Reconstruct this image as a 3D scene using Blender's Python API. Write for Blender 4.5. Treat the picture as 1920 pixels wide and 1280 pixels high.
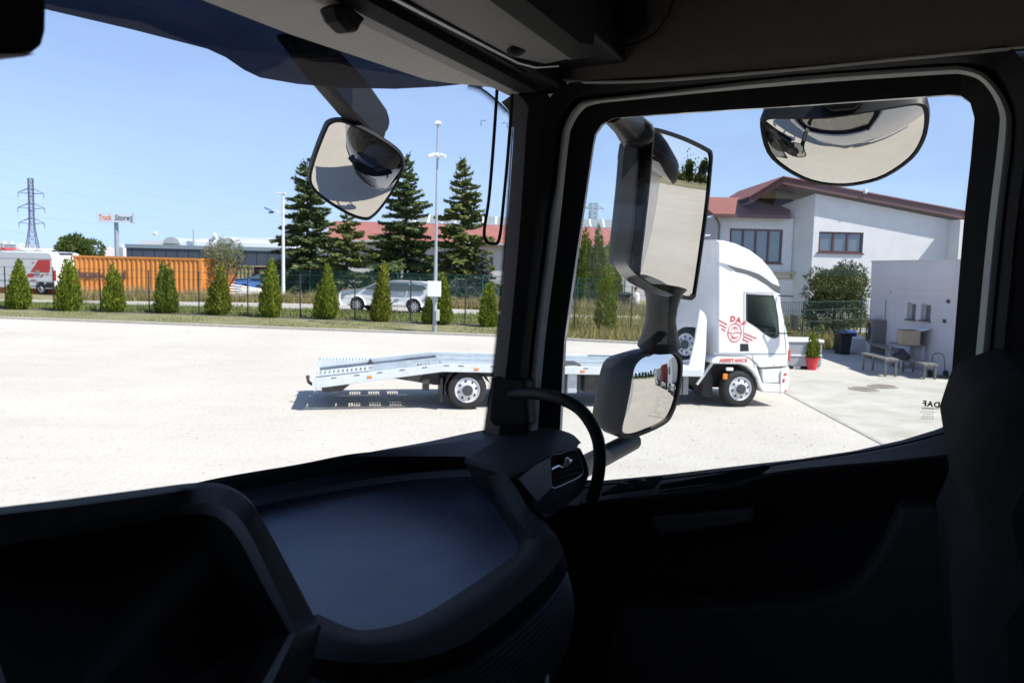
import bpy, math, random
import numpy as np
from mathutils import Matrix, Vector

random.seed(7)
SC = bpy.context.scene
COL = SC.collection
for o in list(bpy.data.objects):
    bpy.data.objects.remove(o)

# ------------------------------------------------------------------ camera
FPX, HC = 1500.0, 2.8                    # focal length in photo pixels, eye height
PIT, ROLL = math.atan(140 / 1500), math.radians(1.4)
YAW = math.radians(66)                   # truck cab heading, left of the view axis
cF = np.array([0, math.cos(PIT), -math.sin(PIT)])
_u0 = np.array([0, math.sin(PIT), math.cos(PIT)])
_r0 = np.array([1.0, 0, 0])
cR = math.cos(ROLL) * _r0 + math.sin(ROLL) * _u0
cU = -math.sin(ROLL) * _r0 + math.cos(ROLL) * _u0
cC = np.array([0, 0, HC])
cam_data = bpy.data.cameras.new('camera')
cam_data.sensor_width = 36
cam_data.lens = FPX / 1920 * 36
cam_data.clip_start, cam_data.clip_end = 0.02, 6000
cam_data.dof.use_dof = True
cam_data.dof.focus_distance = 2.3
cam_data.dof.aperture_fstop = 9.5
cam = bpy.data.objects.new('camera', cam_data)
COL.objects.link(cam)
cam.matrix_world = Matrix(((cR[0], cU[0], -cF[0], 0), (cR[1], cU[1], -cF[1], 0), (cR[2], cU[2], -cF[2], HC), (0, 0, 0, 1)))
SC.camera = cam

# ------------------------------------------------------------------ light
SUN_EL = math.radians(52)
SUN_DIR = np.array([0.9, -0.436, 0]) * math.cos(SUN_EL) + np.array([0, 0, math.sin(SUN_EL)])   # towards the sun
world = bpy.data.worlds.new('World')
SC.world = world
world.use_nodes = True
wn = world.node_tree
sky = wn.nodes.new('ShaderNodeTexSky')
sky.sky_type = 'NISHITA'
sky.sun_disc = False
sky.sun_elevation = SUN_EL
sky.sun_rotation = math.atan2(SUN_DIR[0], SUN_DIR[1])
sky.air_density, sky.dust_density, sky.ozone_density = 1.0, 0.1, 1.1
wn.nodes['Background'].inputs[1].default_value = 0.105
# clear dry air: the pale band at the horizon is kept as soft as in the photograph
_tc = wn.nodes.new('ShaderNodeTexCoord'); _sx = wn.nodes.new('ShaderNodeSeparateXYZ'); _cx = wn.nodes.new('ShaderNodeCombineXYZ'); _nm = wn.nodes.new('ShaderNodeVectorMath'); _nm.operation = 'NORMALIZE'
_m1 = wn.nodes.new('ShaderNodeMath'); _m1.operation = 'MULTIPLY_ADD'; _m1.inputs[2].default_value = 0.18 ** 2
_m2 = wn.nodes.new('ShaderNodeMath'); _m2.operation = 'SQRT'
wn.links.new(_tc.outputs['Generated'], _sx.inputs[0]); wn.links.new(_sx.outputs[2], _m1.inputs[0]); wn.links.new(_sx.outputs[2], _m1.inputs[1]); wn.links.new(_m1.outputs[0], _m2.inputs[0])
wn.links.new(_sx.outputs[0], _cx.inputs[0]); wn.links.new(_sx.outputs[1], _cx.inputs[1]); wn.links.new(_m2.outputs[0], _cx.inputs[2]); wn.links.new(_cx.outputs[0], _nm.inputs[0]); wn.links.new(_nm.outputs[0], sky.inputs[0])
_ti = wn.nodes.new('ShaderNodeMix'); _ti.data_type = 'RGBA'; _ti.blend_type = 'MULTIPLY'; _ti.inputs[0].default_value = 1; _ti.inputs[7].default_value = (1.02, .942, 1, 1)
wn.links.new(sky.outputs[0], _ti.inputs[6]); wn.links.new(_ti.outputs[2], wn.nodes['Background'].inputs[0])
sd = bpy.data.lights.new('sun', 'SUN')
sd.energy, sd.angle, sd.color = 3.7, math.radians(0.53), (1, 0.955, 0.89)
sun = bpy.data.objects.new('sun', sd)
COL.objects.link(sun)
sun.rotation_euler = Vector(-SUN_DIR).to_track_quat('-Z', 'Y').to_euler()
SC.view_settings.view_transform = 'Standard'
SC.view_settings.look = 'None'
SC.view_settings.gamma = 1
SC.view_settings.use_curve_mapping = False
SC.view_settings.exposure = 1.05
cy = SC.cycles
cy.use_denoising = True
cy.max_bounces, cy.diffuse_bounces, cy.glossy_bounces, cy.transparent_max_bounces = 8, 4, 5, 24
cy.caustics_reflective = cy.caustics_refractive = False
cy.sample_clamp_indirect = 6

# ------------------------------------------------------------------ pixel -> place helpers
def ray(x, y): return cF + cR * (x - 960) / FPX - cU * (y - 640) / FPX
def sstep(a, b, v):
    t = min(1.0, max(0.0, (v - a) / (b - a))); return t * t * (3 - 2 * t)
def hgt(x, y): return 0.5 * sstep(20, 38, y) * (1 - sstep(6, 14, x))
def G(x, y, dz=0.0):                     # where the pixel's ray meets the terrain
    d = ray(x, y); z = 0.0
    for _ in range(14):
        q = cC + d * ((z + dz - HC) / d[2]); z = hgt(q[0], q[1])
    return q
def P(x, y, Y): d = ray(x, y); return cC + d * (Y / d[1])
_fw = np.array([-math.sin(YAW), math.cos(YAW), 0]); _rt = np.array([math.cos(YAW), math.sin(YAW), 0])
def cray(x, y): d = ray(x, y); return np.array([d @ _rt, d @ _fw, d[2]])
def _c(d, t): q = d * t; return (q[0], q[1], q[2] + HC)
def CX(x, y, v): d = cray(x, y); return _c(d, v / d[0])      # cab frame: x right, y forward
def CY(x, y, v): d = cray(x, y); return _c(d, v / d[1])
def CZ(x, y, v): d = cray(x, y); return _c(d, (v - HC) / d[2])
def cabw(x, y, z=0.0): q = _rt * x + _fw * y; return (q[0], q[1], z)

# ------------------------------------------------------------------ mesh helpers
class MB:
    def __init__(s): s.v, s.f = [], []
    def add(s, vs, fs):
        n = len(s.v); s.v += [tuple(map(float, q)) for q in vs]; s.f += [tuple(i + n for i in q) for q in fs]; return s
    def box(s, a, b):
        x0, y0, z0 = a; x1, y1, z1 = b
        return s.add([(x0, y0, z0), (x1, y0, z0), (x1, y1, z0), (x0, y1, z0), (x0, y0, z1), (x1, y0, z1), (x1, y1, z1), (x0, y1, z1)],
                     [(0, 3, 2, 1), (4, 5, 6, 7), (0, 1, 5, 4), (1, 2, 6, 5), (2, 3, 7, 6), (3, 0, 4, 7)])
    def prism(s, pts, vec):               # polygon pts swept along vec
        n = len(pts); vec = np.array(vec, float)
        a = [tuple(np.array(q, float)) for q in pts]; b = [tuple(np.array(q, float) + vec) for q in pts]
        return s.add(a + b, [tuple(range(n))[::-1], tuple(range(n, 2 * n))] + [(i, (i + 1) % n, n + (i + 1) % n, n + i) for i in range(n)])
    def loft(s, loops, closed=False, cap=False):
        n = len(loops[0]); vs = [q for l in loops for q in l]; fs = []
        for k in range(len(loops) - 1):
            for i in range(n if closed else n - 1):
                j = (i + 1) % n; fs.append((k * n + i, k * n + j, (k + 1) * n + j, (k + 1) * n + i))
        if cap: fs += [tuple(range(n))[::-1], tuple(range((len(loops) - 1) * n, len(loops) * n))]
        return s.add(vs, fs)
    def tube(s, pts, r, n=8, caps=True):
        pts = [np.array(q, float) for q in pts]; loops = []
        up = np.array([0.31, 0.22, 0.93])
        for i, q in enumerate(pts):
            t = pts[min(i + 1, len(pts) - 1)] - pts[max(i - 1, 0)]; t /= (np.linalg.norm(t) + 1e-12)
            a = np.cross(t, up); a /= (np.linalg.norm(a) + 1e-12); b = np.cross(t, a)
            rr = r[i] if hasattr(r, '__len__') else r
            loops.append([q + rr * (a * math.cos(2 * math.pi * k / n) + b * math.sin(2 * math.pi * k / n)) for k in range(n)])
        return s.loft(loops, True, caps)
    def lathe(s, prof, c, ax, n=24):      # prof: (radius, along axis)
        ax = np.array(ax, float); ax /= np.linalg.norm(ax)
        h = np.array([0, 0, 1.0]) if abs(ax[2]) < .9 else np.array([1.0, 0, 0])
        a = np.cross(ax, h); a /= np.linalg.norm(a); b = np.cross(ax, a); c = np.array(c, float)
        return s.loft([[c + ax * t + r * (a * math.cos(2 * math.pi * k / n) + b * math.sin(2 * math.pi * k / n)) for k in range(n)] for r, t in prof], True, True)
    def build(s, name, mat, parent=None, smooth=None, bevel=0, seg=2, solid=0, sub=0, offs=-1):
        me = bpy.data.meshes.new(name); me.from_pydata(s.v, [], s.f); me.update()
        o = bpy.data.objects.new(name, me); COL.objects.link(o)
        me.materials.append(M[mat] if isinstance(mat, str) else mat)
        if smooth is not None:
            me.polygons.foreach_set('use_smooth', [True] * len(me.polygons)); me.set_sharp_from_angle(angle=math.radians(smooth))
        if parent is not None: o.parent = parent
        if solid:
            m = o.modifiers.new('solid', 'SOLIDIFY'); m.thickness = solid; m.offset = offs
        if bevel:
            m = o.modifiers.new('bevel', 'BEVEL'); m.width = bevel; m.segments = seg; m.limit_method = 'ANGLE'; m.angle_limit = math.radians(35)
        if sub:
            m = o.modifiers.new('sub', 'SUBSURF'); m.levels = m.render_levels = sub
        return o

def tag(o, label=None, cat=None, group=None, kind=None):
    for k, v in (('label', label), ('category', cat), ('group', group), ('kind', kind)):
        if v: o[k] = v
    return o
def empty(name, loc=(0, 0, 0), rz=0.0, label=None, cat=None, group=None):
    o = bpy.data.objects.new(name, None); COL.objects.link(o); o.empty_display_size = 0.2
    o.location = tuple(map(float, loc)); o.rotation_euler = (0, 0, rz)
    return tag(o, label, cat, group)
def copy_tree(o, parent=None):
    c = o.copy(); COL.objects.link(c); c.parent = parent
    for ch in list(o.children): copy_tree(ch, c)
    return c
def text(name, body, size, mat, parent, mtx, extrude=0.001, shear=0.0, offset=0.0, align='CENTER', space=1.0, cond=1.0, fit=None):
    cu = bpy.data.curves.new(name, 'FONT'); cu.body = body; cu.size = size; cu.extrude = extrude; cu.shear = shear; cu.offset = offset
    cu.align_x = align; cu.align_y = 'CENTER'; cu.space_character = space; cu.resolution_u = 3
    cu.materials.append(M[mat]); o = bpy.data.objects.new(name, cu); COL.objects.link(o)
    o.parent = parent; o.matrix_local = mtx @ Matrix.Diagonal((cond, 1, 1, 1)); TEXTS.append((o, fit, align)); return o
TEXTS = []
def frame(o, ex, ez, s=1.0):             # text frame: baseline along ex, text up along ez
    ex = Vector(ex).normalized(); ez = Vector(ez).normalized(); n = ex.cross(ez)
    return Matrix(((ex[0] * s, ez[0] * s, n[0] * s, o[0]), (ex[1] * s, ez[1] * s, n[1] * s, o[1]), (ex[2] * s, ez[2] * s, n[2] * s, o[2]), (0, 0, 0, 1)))
def crom(pts, k=5, closed=False):        # Catmull-Rom through the points
    p = [np.array(q, float) for q in pts]; n = len(p); out = []
    for i in range(n if closed else n - 1):
        g = (lambda j: p[j % n]) if closed else (lambda j: p[max(0, min(n - 1, j))])
        a, b, c, d = g(i - 1), g(i), g(i + 1), g(i + 2)
        for t in np.arange(k) / k:
            out.append(.5 * ((2 * b) + (c - a) * t + (2 * a - 5 * b + 4 * c - d) * t * t + (3 * b - a - 3 * c + d) * t ** 3))
    if not closed: out.append(p[-1])
    return [tuple(q) for q in out]

# ------------------------------------------------------------------ materials
M = {}
def mat(name, col, rough=0.6, metal=0.0, var=0.0, scale=20.0, bump=0.0, bscale=None, col2=None, spec=0.5, coat=0.0, detail=6.0, coord='Object'):
    m = bpy.data.materials.new(name); m.use_nodes = True; nt = m.node_tree; b = nt.nodes['Principled BSDF']
    b.inputs['Base Color'].default_value = (*col, 1); b.inputs['Roughness'].default_value = rough; b.inputs['Metallic'].default_value = metal
    b.inputs['Specular IOR Level'].default_value = spec; b.inputs['Coat Weight'].default_value = coat
    tc = nt.nodes.new('ShaderNodeTexCoord')
    if var or col2:
        n = nt.nodes.new('ShaderNodeTexNoise'); n.inputs['Scale'].default_value = scale; n.inputs['Detail'].default_value = detail; n.inputs['Roughness'].default_value = .6
        nt.links.new(tc.outputs[coord], n.inputs['Vector'])
        r = nt.nodes.new('ShaderNodeValToRGB'); r.color_ramp.elements[0].position = .32; r.color_ramp.elements[1].position = .68
        c2 = col2 or tuple(min(1, c * (1 + var)) for c in col); c1 = col if col2 else tuple(c * (1 - var) for c in col)
        r.color_ramp.elements[0].color = (*c1, 1); r.color_ramp.elements[1].color = (*c2, 1)
        nt.links.new(n.outputs['Fac'], r.inputs['Fac']); nt.links.new(r.outputs['Color'], b.inputs['Base Color'])
    if bump:
        n2 = nt.nodes.new('ShaderNodeTexNoise'); n2.inputs['Scale'].default_value = bscale or scale; n2.inputs['Detail'].default_value = 4
        nt.links.new(tc.outputs[coord], n2.inputs['Vector'])
        bp = nt.nodes.new('ShaderNodeBump'); bp.inputs['Strength'].default_value = bump; bp.inputs['Distance'].default_value = 0.02
        nt.links.new(n2.outputs['Fac'], bp.inputs['Height']); nt.links.new(bp.outputs['Normal'], b.inputs['Normal'])
    M[name] = m; return m
def leafmat(name, c1, c2, trans=0.25):
    m = bpy.data.materials.new(name); m.use_nodes = True; nt = m.node_tree; nt.nodes.remove(nt.nodes['Principled BSDF'])
    g = nt.nodes.new('ShaderNodeNewGeometry'); r = nt.nodes.new('ShaderNodeValToRGB')
    r.color_ramp.elements[0].color = (*c1, 1); r.color_ramp.elements[1].color = (*c2, 1)
    e_ = r.color_ramp.elements.new(.965); e_.color = (*c2, 1); r.color_ramp.elements[-1].color = (*[.5 * a + .5 * b for a, b in zip(c2, (.16, .085, .035))], 1)
    nt.links.new(g.outputs['Random Per Island'], r.inputs['Fac'])
    d = nt.nodes.new('ShaderNodeBsdfDiffuse'); t = nt.nodes.new('ShaderNodeBsdfTranslucent'); x = nt.nodes.new('ShaderNodeMixShader'); x.inputs[0].default_value = trans
    nt.links.new(r.outputs[0], d.inputs[0]); nt.links.new(r.outputs[0], t.inputs[0]); nt.links.new(d.outputs[0], x.inputs[1]); nt.links.new(t.outputs[0], x.inputs[2])
    nt.links.new(x.outputs[0], nt.nodes['Material Output'].inputs[0]); M[name] = m; return m
def glassmat(name, tint, refl=0.6, ior=1.45, rough=0.0, smudge=0.0):
    m = bpy.data.materials.new(name); m.use_nodes = True; nt = m.node_tree; nt.nodes.remove(nt.nodes['Principled BSDF'])
    t = nt.nodes.new('ShaderNodeBsdfTransparent'); t.inputs[0].default_value = (*tint, 1)
    if smudge:                             # faint film of dust and wiped smears
        tc = nt.nodes.new('ShaderNodeTexCoord'); mp_ = nt.nodes.new('ShaderNodeMapping'); mp_.inputs['Scale'].default_value = (1.2, 1.2, 3.5); mp_.inputs['Rotation'].default_value = (.5, .3, 0)
        n_ = nt.nodes.new('ShaderNodeTexNoise'); n_.inputs['Scale'].default_value = 3.0; n_.inputs['Detail'].default_value = 7; r_ = nt.nodes.new('ShaderNodeValToRGB')
        r_.color_ramp.elements[0].position, r_.color_ramp.elements[1].position = .3, .7; r_.color_ramp.elements[0].color = (*[c * (1 - smudge) for c in tint], 1); r_.color_ramp.elements[1].color = (*tint, 1)
        nt.links.new(tc.outputs['Object'], mp_.inputs[0]); nt.links.new(mp_.outputs[0], n_.inputs['Vector']); nt.links.new(n_.outputs[0], r_.inputs[0]); nt.links.new(r_.outputs[0], t.inputs[0])
    g = nt.nodes.new('ShaderNodeBsdfGlossy'); g.inputs['Roughness'].default_value = rough; g.inputs[0].default_value = (1, 1, 1, 1)
    f = nt.nodes.new('ShaderNodeFresnel'); f.inputs[0].default_value = ior
    k = nt.nodes.new('ShaderNodeMath'); k.operation = 'MULTIPLY'; k.inputs[1].default_value = refl; x = nt.nodes.new('ShaderNodeMixShader')
    nt.links.new(f.outputs[0], k.inputs[0]); nt.links.new(k.outputs[0], x.inputs[0]); nt.links.new(t.outputs[0], x.inputs[1]); nt.links.new(g.outputs[0], x.inputs[2])
    nt.links.new(x.outputs[0], nt.nodes['Material Output'].inputs[0]); M[name] = m; return m

# interior
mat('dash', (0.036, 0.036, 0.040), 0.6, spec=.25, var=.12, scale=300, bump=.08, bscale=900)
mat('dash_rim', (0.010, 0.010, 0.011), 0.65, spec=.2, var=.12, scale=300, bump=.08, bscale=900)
mat('cheek', (0.065, 0.066, 0.072), .5, var=.1, scale=200)
mat('insert', (0.26, 0.26, 0.265), .5, var=.06, scale=200)
mat('hood_lip', (0.14, 0.14, 0.145), .4, var=.05, scale=100)  # lighter than the hood: the lip's highlight put into its colour
mat('dash_mat', (0.125, 0.158, 0.225), 0.45, var=.3, scale=4, bump=.1, bscale=700)  # sky's blue and blotchy reflected sheen put into the mat's colour
mat('trim_black', (0.008, 0.0078, 0.008), 0.65, spec=.2, var=.1, scale=200, bump=.05, bscale=700)
mat('trim_grey', (0.046, 0.042, 0.039), 0.7, spec=.15, var=.08, scale=150, bump=.06, bscale=600)
mat('pillar', (0.030, 0.027, 0.025), 0.7, spec=.2, var=.06, scale=150, bump=.06, bscale=600)
mat('blind', (0.50, 0.475, 0.44), 0.85, var=.05, scale=90, bump=.05, bscale=500)
mat('locker', (0.11, 0.105, 0.10), 0.7, var=.05, scale=120, bump=.05, bscale=500)
mat('headliner', (0.10, 0.078, 0.065), 0.9, var=.08, scale=60, bump=.06, bscale=400)
mat('seal', (0.50, 0.51, 0.47), 0.5, var=.05, scale=40)
mat('rubber', (0.007, 0.007, 0.0075), 0.6, spec=.2)
mat('chrome', (0.7, 0.7, 0.72), 0.18, 1.0)
mat('silver_plastic', (0.45, 0.46, 0.48), 0.3, .6)
mat('seat_cloth', (0.017, 0.0158, 0.0158), 0.95, spec=.1, var=.15, scale=60, bump=.1, bscale=500)
mat('curtain', (0.05, 0.042, 0.038), 0.95, var=.1, scale=40, bump=.05, bscale=300)
mat('screen_black', (0.005, 0.005, 0.006), 0.8, spec=.15)
mat('housing', (0.0085, 0.0085, 0.009), 0.5, spec=.3, var=.05, scale=60)
mat('housing_gloss', (0.02, 0.02, 0.022), 0.12, coat=.5)
mat('mirror', (0.64, 0.615, 0.575), 0.0, 1.0)
glassmat('window', (0.96, 0.975, 0.97), .45, smudge=.05)
glassmat('visor_tint', (0.145, 0.158, 0.195), .3)
glassmat('cab_glass', (0.50, 0.60, 0.56), .6)
mat('print', (0.01, 0.01, 0.012), 0.6)
# ground
mat('wild', (0.14, 0.135, 0.06), .95, col2=(0.27, 0.23, 0.12), scale=.9)
mat('lawn', (0.13, 0.135, 0.055), .95, col2=(0.25, 0.225, 0.12), scale=1.3, bump=.4, bscale=30)
mat('soil', (0.075, 0.06, 0.048), .95, var=.3, scale=8, bump=.5, bscale=20)
mat('kerb', (0.38, 0.36, 0.32), .9, var=.12, scale=6, bump=.2, bscale=40)
mat('track', (0.36, 0.335, 0.295), .95, var=.15, scale=2.5, bump=.2, bscale=30)
# paint, plastic, metal
mat('white_paint', (0.80, 0.80, 0.79), .28, coat=.4, var=.02, scale=3)
mat('cab_white', (0.62, 0.63, 0.63), .25, coat=.4, var=.02, scale=2)
mat('white_matt', (0.78, 0.77, 0.74), .7, var=.05, scale=1.5)
mat('grey_paint', (0.27, 0.28, 0.29), .4)
mat('black_plastic', (0.018, 0.018, 0.019), .5)
mat('car_glass', (0.06, 0.085, 0.08), .05, coat=.6)
mat('car_grey', (0.34, 0.37, 0.40), .3)
mat('tyre', (0.022, 0.021, 0.021), .85, var=.25, scale=14, bump=.2, bscale=40)
mat('rim', (0.60, 0.61, 0.63), .4, .15)
mat('rim_dark', (0.05, 0.05, 0.055), .5)
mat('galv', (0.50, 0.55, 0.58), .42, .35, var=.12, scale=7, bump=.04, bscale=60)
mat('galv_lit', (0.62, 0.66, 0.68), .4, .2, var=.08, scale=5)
mat('steel_dark', (0.075, 0.072, 0.07), .6, .3, var=.2, scale=9)
mat('amber', (0.80, 0.22, 0.02), .3)
mat('red', (0.62, 0.06, 0.05), .4)
mat('red_faint', (0.60, 0.10, 0.08), .5)
mat('tail_red', (0.35, 0.02, 0.02), .3)
mat('orange', (0.66, 0.255, 0.05), .6, col2=(0.55, 0.205, 0.05), scale=.9)
mat('orange_rust', (0.50, 0.17, 0.03), .7, col2=(0.16, 0.06, 0.03), scale=3)
mat('dark_red', (0.22, 0.035, 0.035), .6, var=.15, scale=2)
mat('yellow_grey', (0.30, 0.28, 0.14), .7, var=.2, scale=2)
mat('lettering', (0.11, 0.075, 0.07), .6)
mat('blue_car', (0.07, 0.17, 0.45), .3, coat=.4)
mat('blue_bin', (0.02, 0.05, 0.26), .5)
mat('fairing_grey', (0.105, 0.11, 0.112), .5)
mat('hall_blue', (0.055, 0.075, 0.105), .5, var=.06, scale=.4)
mat('hall_edge', (0.22, 0.28, 0.32), .5)
mat('roof_white', (0.74, 0.75, 0.74), .6, var=.04, scale=.5)
mat('dome', (0.42, 0.46, 0.46), .3)
mat('tile_red', (0.30, 0.115, 0.095), .8, var=.12, scale=1.6)
mat('roof_red', (0.235, 0.092, 0.078), .8, var=.06, scale=1.0)
mat('fascia', (0.125, 0.052, 0.048), .6)
mat('skylight', (0.24, 0.27, 0.27), .25)
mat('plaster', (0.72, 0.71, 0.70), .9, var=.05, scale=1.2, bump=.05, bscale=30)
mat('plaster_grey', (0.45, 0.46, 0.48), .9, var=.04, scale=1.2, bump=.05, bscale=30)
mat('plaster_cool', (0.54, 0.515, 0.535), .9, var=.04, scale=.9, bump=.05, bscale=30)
mat('band', (0.50, 0.40, 0.24), .8)
mat('window_brown', (0.10, 0.032, 0.028), .5)
mat('house_glass', (0.10, 0.13, 0.15), .04, coat=.8, spec=.8)
mat('pylon', (0.10, 0.09, 0.125), .6, .3)
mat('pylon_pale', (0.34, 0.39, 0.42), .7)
mat('wire', (0.32, 0.35, 0.42), .7)
mat('pole', (0.36, 0.385, 0.41), .45, .2, var=.08, scale=2)
mat('white_plastic', (0.76, 0.77, 0.77), .45)
mat('grey_plastic', (0.50, 0.51, 0.47), .5)
mat('sign_orange', (0.75, 0.20, 0.05), .5)
mat('sign_dark', (0.08, 0.09, 0.12), .5)
mat('sign_board', (0.66, 0.72, 0.79), .6)
mat('fence_dark', (0.03, 0.033, 0.04), .5)
mat('fence_green', (0.022, 0.10, 0.082), .5)
mat('fence_dim', (0.02, 0.055, 0.048), .6)
mat('bark', (0.055, 0.04, 0.03), .95, var=.3, scale=10, bump=.5, bscale=20)
mat('city_a', (0.60, 0.58, 0.58), .9, var=.08, scale=.2)  # town tones: pale concrete, with distance haze put into the colours
mat('city_b', (0.50, 0.55, 0.62), .9, var=.08, scale=.2)
mat('city_c', (0.62, 0.50, 0.42), .9, var=.08, scale=.2)
mat('city_glass', (0.36, 0.40, 0.46), .6)
mat('pot_red', (0.60, 0.035, 0.05), .4)
mat('steel_box', (0.17, 0.165, 0.16), .38, .5, var=.1, scale=5)
mat('bench_wood', (0.20, 0.19, 0.175), .6, var=.1, scale=6)
mat('card', (0.42, 0.33, 0.22), .8, var=.1, scale=6)
mat('bag_black', (0.012, 0.012, 0.013), .35)
mat('ibc_grey', (0.30, 0.315, 0.335), .45, var=.08, scale=5)
mat('skin', (0.42, 0.26, 0.19), .6)
mat('cloth_white', (0.72, 0.72, 0.74), .9)
mat('hair', (0.05, 0.03, 0.02), .7)
mat('cover_iron', (0.20, 0.165, 0.12), .7, var=.2, scale=12)
leafmat('thuja', (0.06, 0.105, 0.014), (0.26, 0.30, 0.045))
leafmat('thuja_dry', (0.07, 0.10, 0.016), (0.27, 0.28, 0.045))
leafmat('thuja_dark', (0.05, 0.085, 0.016), (0.19, 0.23, 0.042))
leafmat('spruce', (0.060, 0.105, 0.050), (0.25, 0.30, 0.12), .35)
leafmat('spruce_b', (0.075, 0.115, 0.045), (0.30, 0.32, 0.11), .35)
leafmat('spruce_blue', (0.06, 0.085, 0.075), (0.17, 0.20, 0.17), .15)
leafmat('pine', (0.028, 0.05, 0.016), (0.14, 0.17, 0.05), .15)
leafmat('willow', (0.12, 0.135, 0.07), (0.28, 0.28, 0.16), .35)
leafmat('leafy', (0.05, 0.085, 0.024), (0.16, 0.20, 0.06), .45)
leafmat('wild_grass', (0.16, 0.17, 0.05), (0.42, 0.34, 0.15), .3)
leafmat('green_grass', (0.12, 0.17, 0.05), (0.29, 0.31, 0.12), .3)
leafmat('dry_weed', (0.18, 0.17, 0.085), (0.42, 0.36, 0.20), .3)

def gravel_mat():
    m = bpy.data.materials.new('gravel'); m.use_nodes = True; nt = m.node_tree; b = nt.nodes['Principled BSDF']; b.inputs['Roughness'].default_value = .95
    b.inputs['Specular IOR Level'].default_value = .2
    tc = nt.nodes.new('ShaderNodeTexCoord')
    def noise(s, d, lo, hi, c0, c1):
        n = nt.nodes.new('ShaderNodeTexNoise'); n.inputs['Scale'].default_value = s; n.inputs['Detail'].default_value = d; n.inputs['Roughness'].default_value = .65
        r = nt.nodes.new('ShaderNodeValToRGB'); r.color_ramp.elements[0].position = lo; r.color_ramp.elements[1].position = hi
        r.color_ramp.elements[0].color = (*c0, 1); r.color_ramp.elements[1].color = (*c1, 1)
        nt.links.new(tc.outputs['Object'], n.inputs['Vector']); nt.links.new(n.outputs[0], r.inputs[0]); return n, r
    n1, r1 = noise(.22, 5, .3, .7, (0.455, 0.427, 0.377), (0.53, 0.498, 0.443))
    n2, r2 = noise(16, 8, .28, .44, (0.74, 0.72, 0.70), (1, 1, 1))
    n3, r3 = noise(2.2, 6, .25, .42, (0.92, 0.905, 0.88), (1, 1, 1))
    mpt = nt.nodes.new('ShaderNodeMapping'); mpt.inputs['Rotation'].default_value = (0, 0, .35); mpt.inputs['Scale'].default_value = (.07, .9, 1); nt.links.new(tc.outputs['Object'], mpt.inputs[0])
    n4, r4 = noise(1, 4, .34, .52, (0.965, 0.96, 0.95), (1, 1, 1)); nt.links.new(mpt.outputs[0], n4.inputs['Vector'])
    def mul(a, c):
        x = nt.nodes.new('ShaderNodeMix'); x.data_type = 'RGBA'; x.blend_type = 'MULTIPLY'; x.inputs[0].default_value = 1
        nt.links.new(a, x.inputs[6]); nt.links.new(c, x.inputs[7]); return x.outputs[2]
    nt.links.new(mul(mul(mul(r1.outputs[0], r2.outputs[0]), r3.outputs[0]), r4.outputs[0]), b.inputs['Base Color'])
    v = nt.nodes.new('ShaderNodeTexVoronoi'); v.inputs['Scale'].default_value = 14; nt.links.new(tc.outputs['Object'], v.inputs['Vector'])
    bp = nt.nodes.new('ShaderNodeBump'); bp.inputs['Strength'].default_value = .22; bp.inputs['Distance'].default_value = .03
    nt.links.new(v.outputs['Distance'], bp.inputs['Height']); nt.links.new(bp.outputs[0], b.inputs['Normal']); M['gravel'] = m
gravel_mat()
def paving_mat():
    m = bpy.data.materials.new('paving'); m.use_nodes = True; nt = m.node_tree; b = nt.nodes['Principled BSDF']; b.inputs['Roughness'].default_value = .9
    tc = nt.nodes.new('ShaderNodeTexCoord'); mp = nt.nodes.new('ShaderNodeMapping'); mp.inputs['Rotation'].default_value = (0, 0, .18)
    br = nt.nodes.new('ShaderNodeTexBrick'); br.inputs['Scale'].default_value = 2.2
    br.inputs['Color1'].default_value = (.46, .44, .385, 1); br.inputs['Color2'].default_value = (.51, .485, .43, 1); br.inputs['Mortar'].default_value = (.34, .325, .28, 1); br.inputs['Mortar Size'].default_value = .012
    n = nt.nodes.new('ShaderNodeTexNoise'); n.inputs['Scale'].default_value = 1.2; n.inputs['Detail'].default_value = 7
    r = nt.nodes.new('ShaderNodeValToRGB'); r.color_ramp.elements[0].position = .3; r.color_ramp.elements[1].position = .6; r.color_ramp.elements[0].color = (.8, .78, .74, 1)
    x = nt.nodes.new('ShaderNodeMix'); x.data_type = 'RGBA'; x.blend_type = 'MULTIPLY'; x.inputs[0].default_value = 1
    nt.links.new(tc.outputs['Object'], mp.inputs[0]); nt.links.new(mp.outputs[0], br.inputs[0]); nt.links.new(tc.outputs['Object'], n.inputs['Vector']); nt.links.new(n.outputs[0], r.inputs[0])
    nt.links.new(br.outputs[0], x.inputs[6]); nt.links.new(r.outputs[0], x.inputs[7]); nt.links.new(x.outputs[2], b.inputs['Base Color']); M['paving'] = m
paving_mat()
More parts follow.
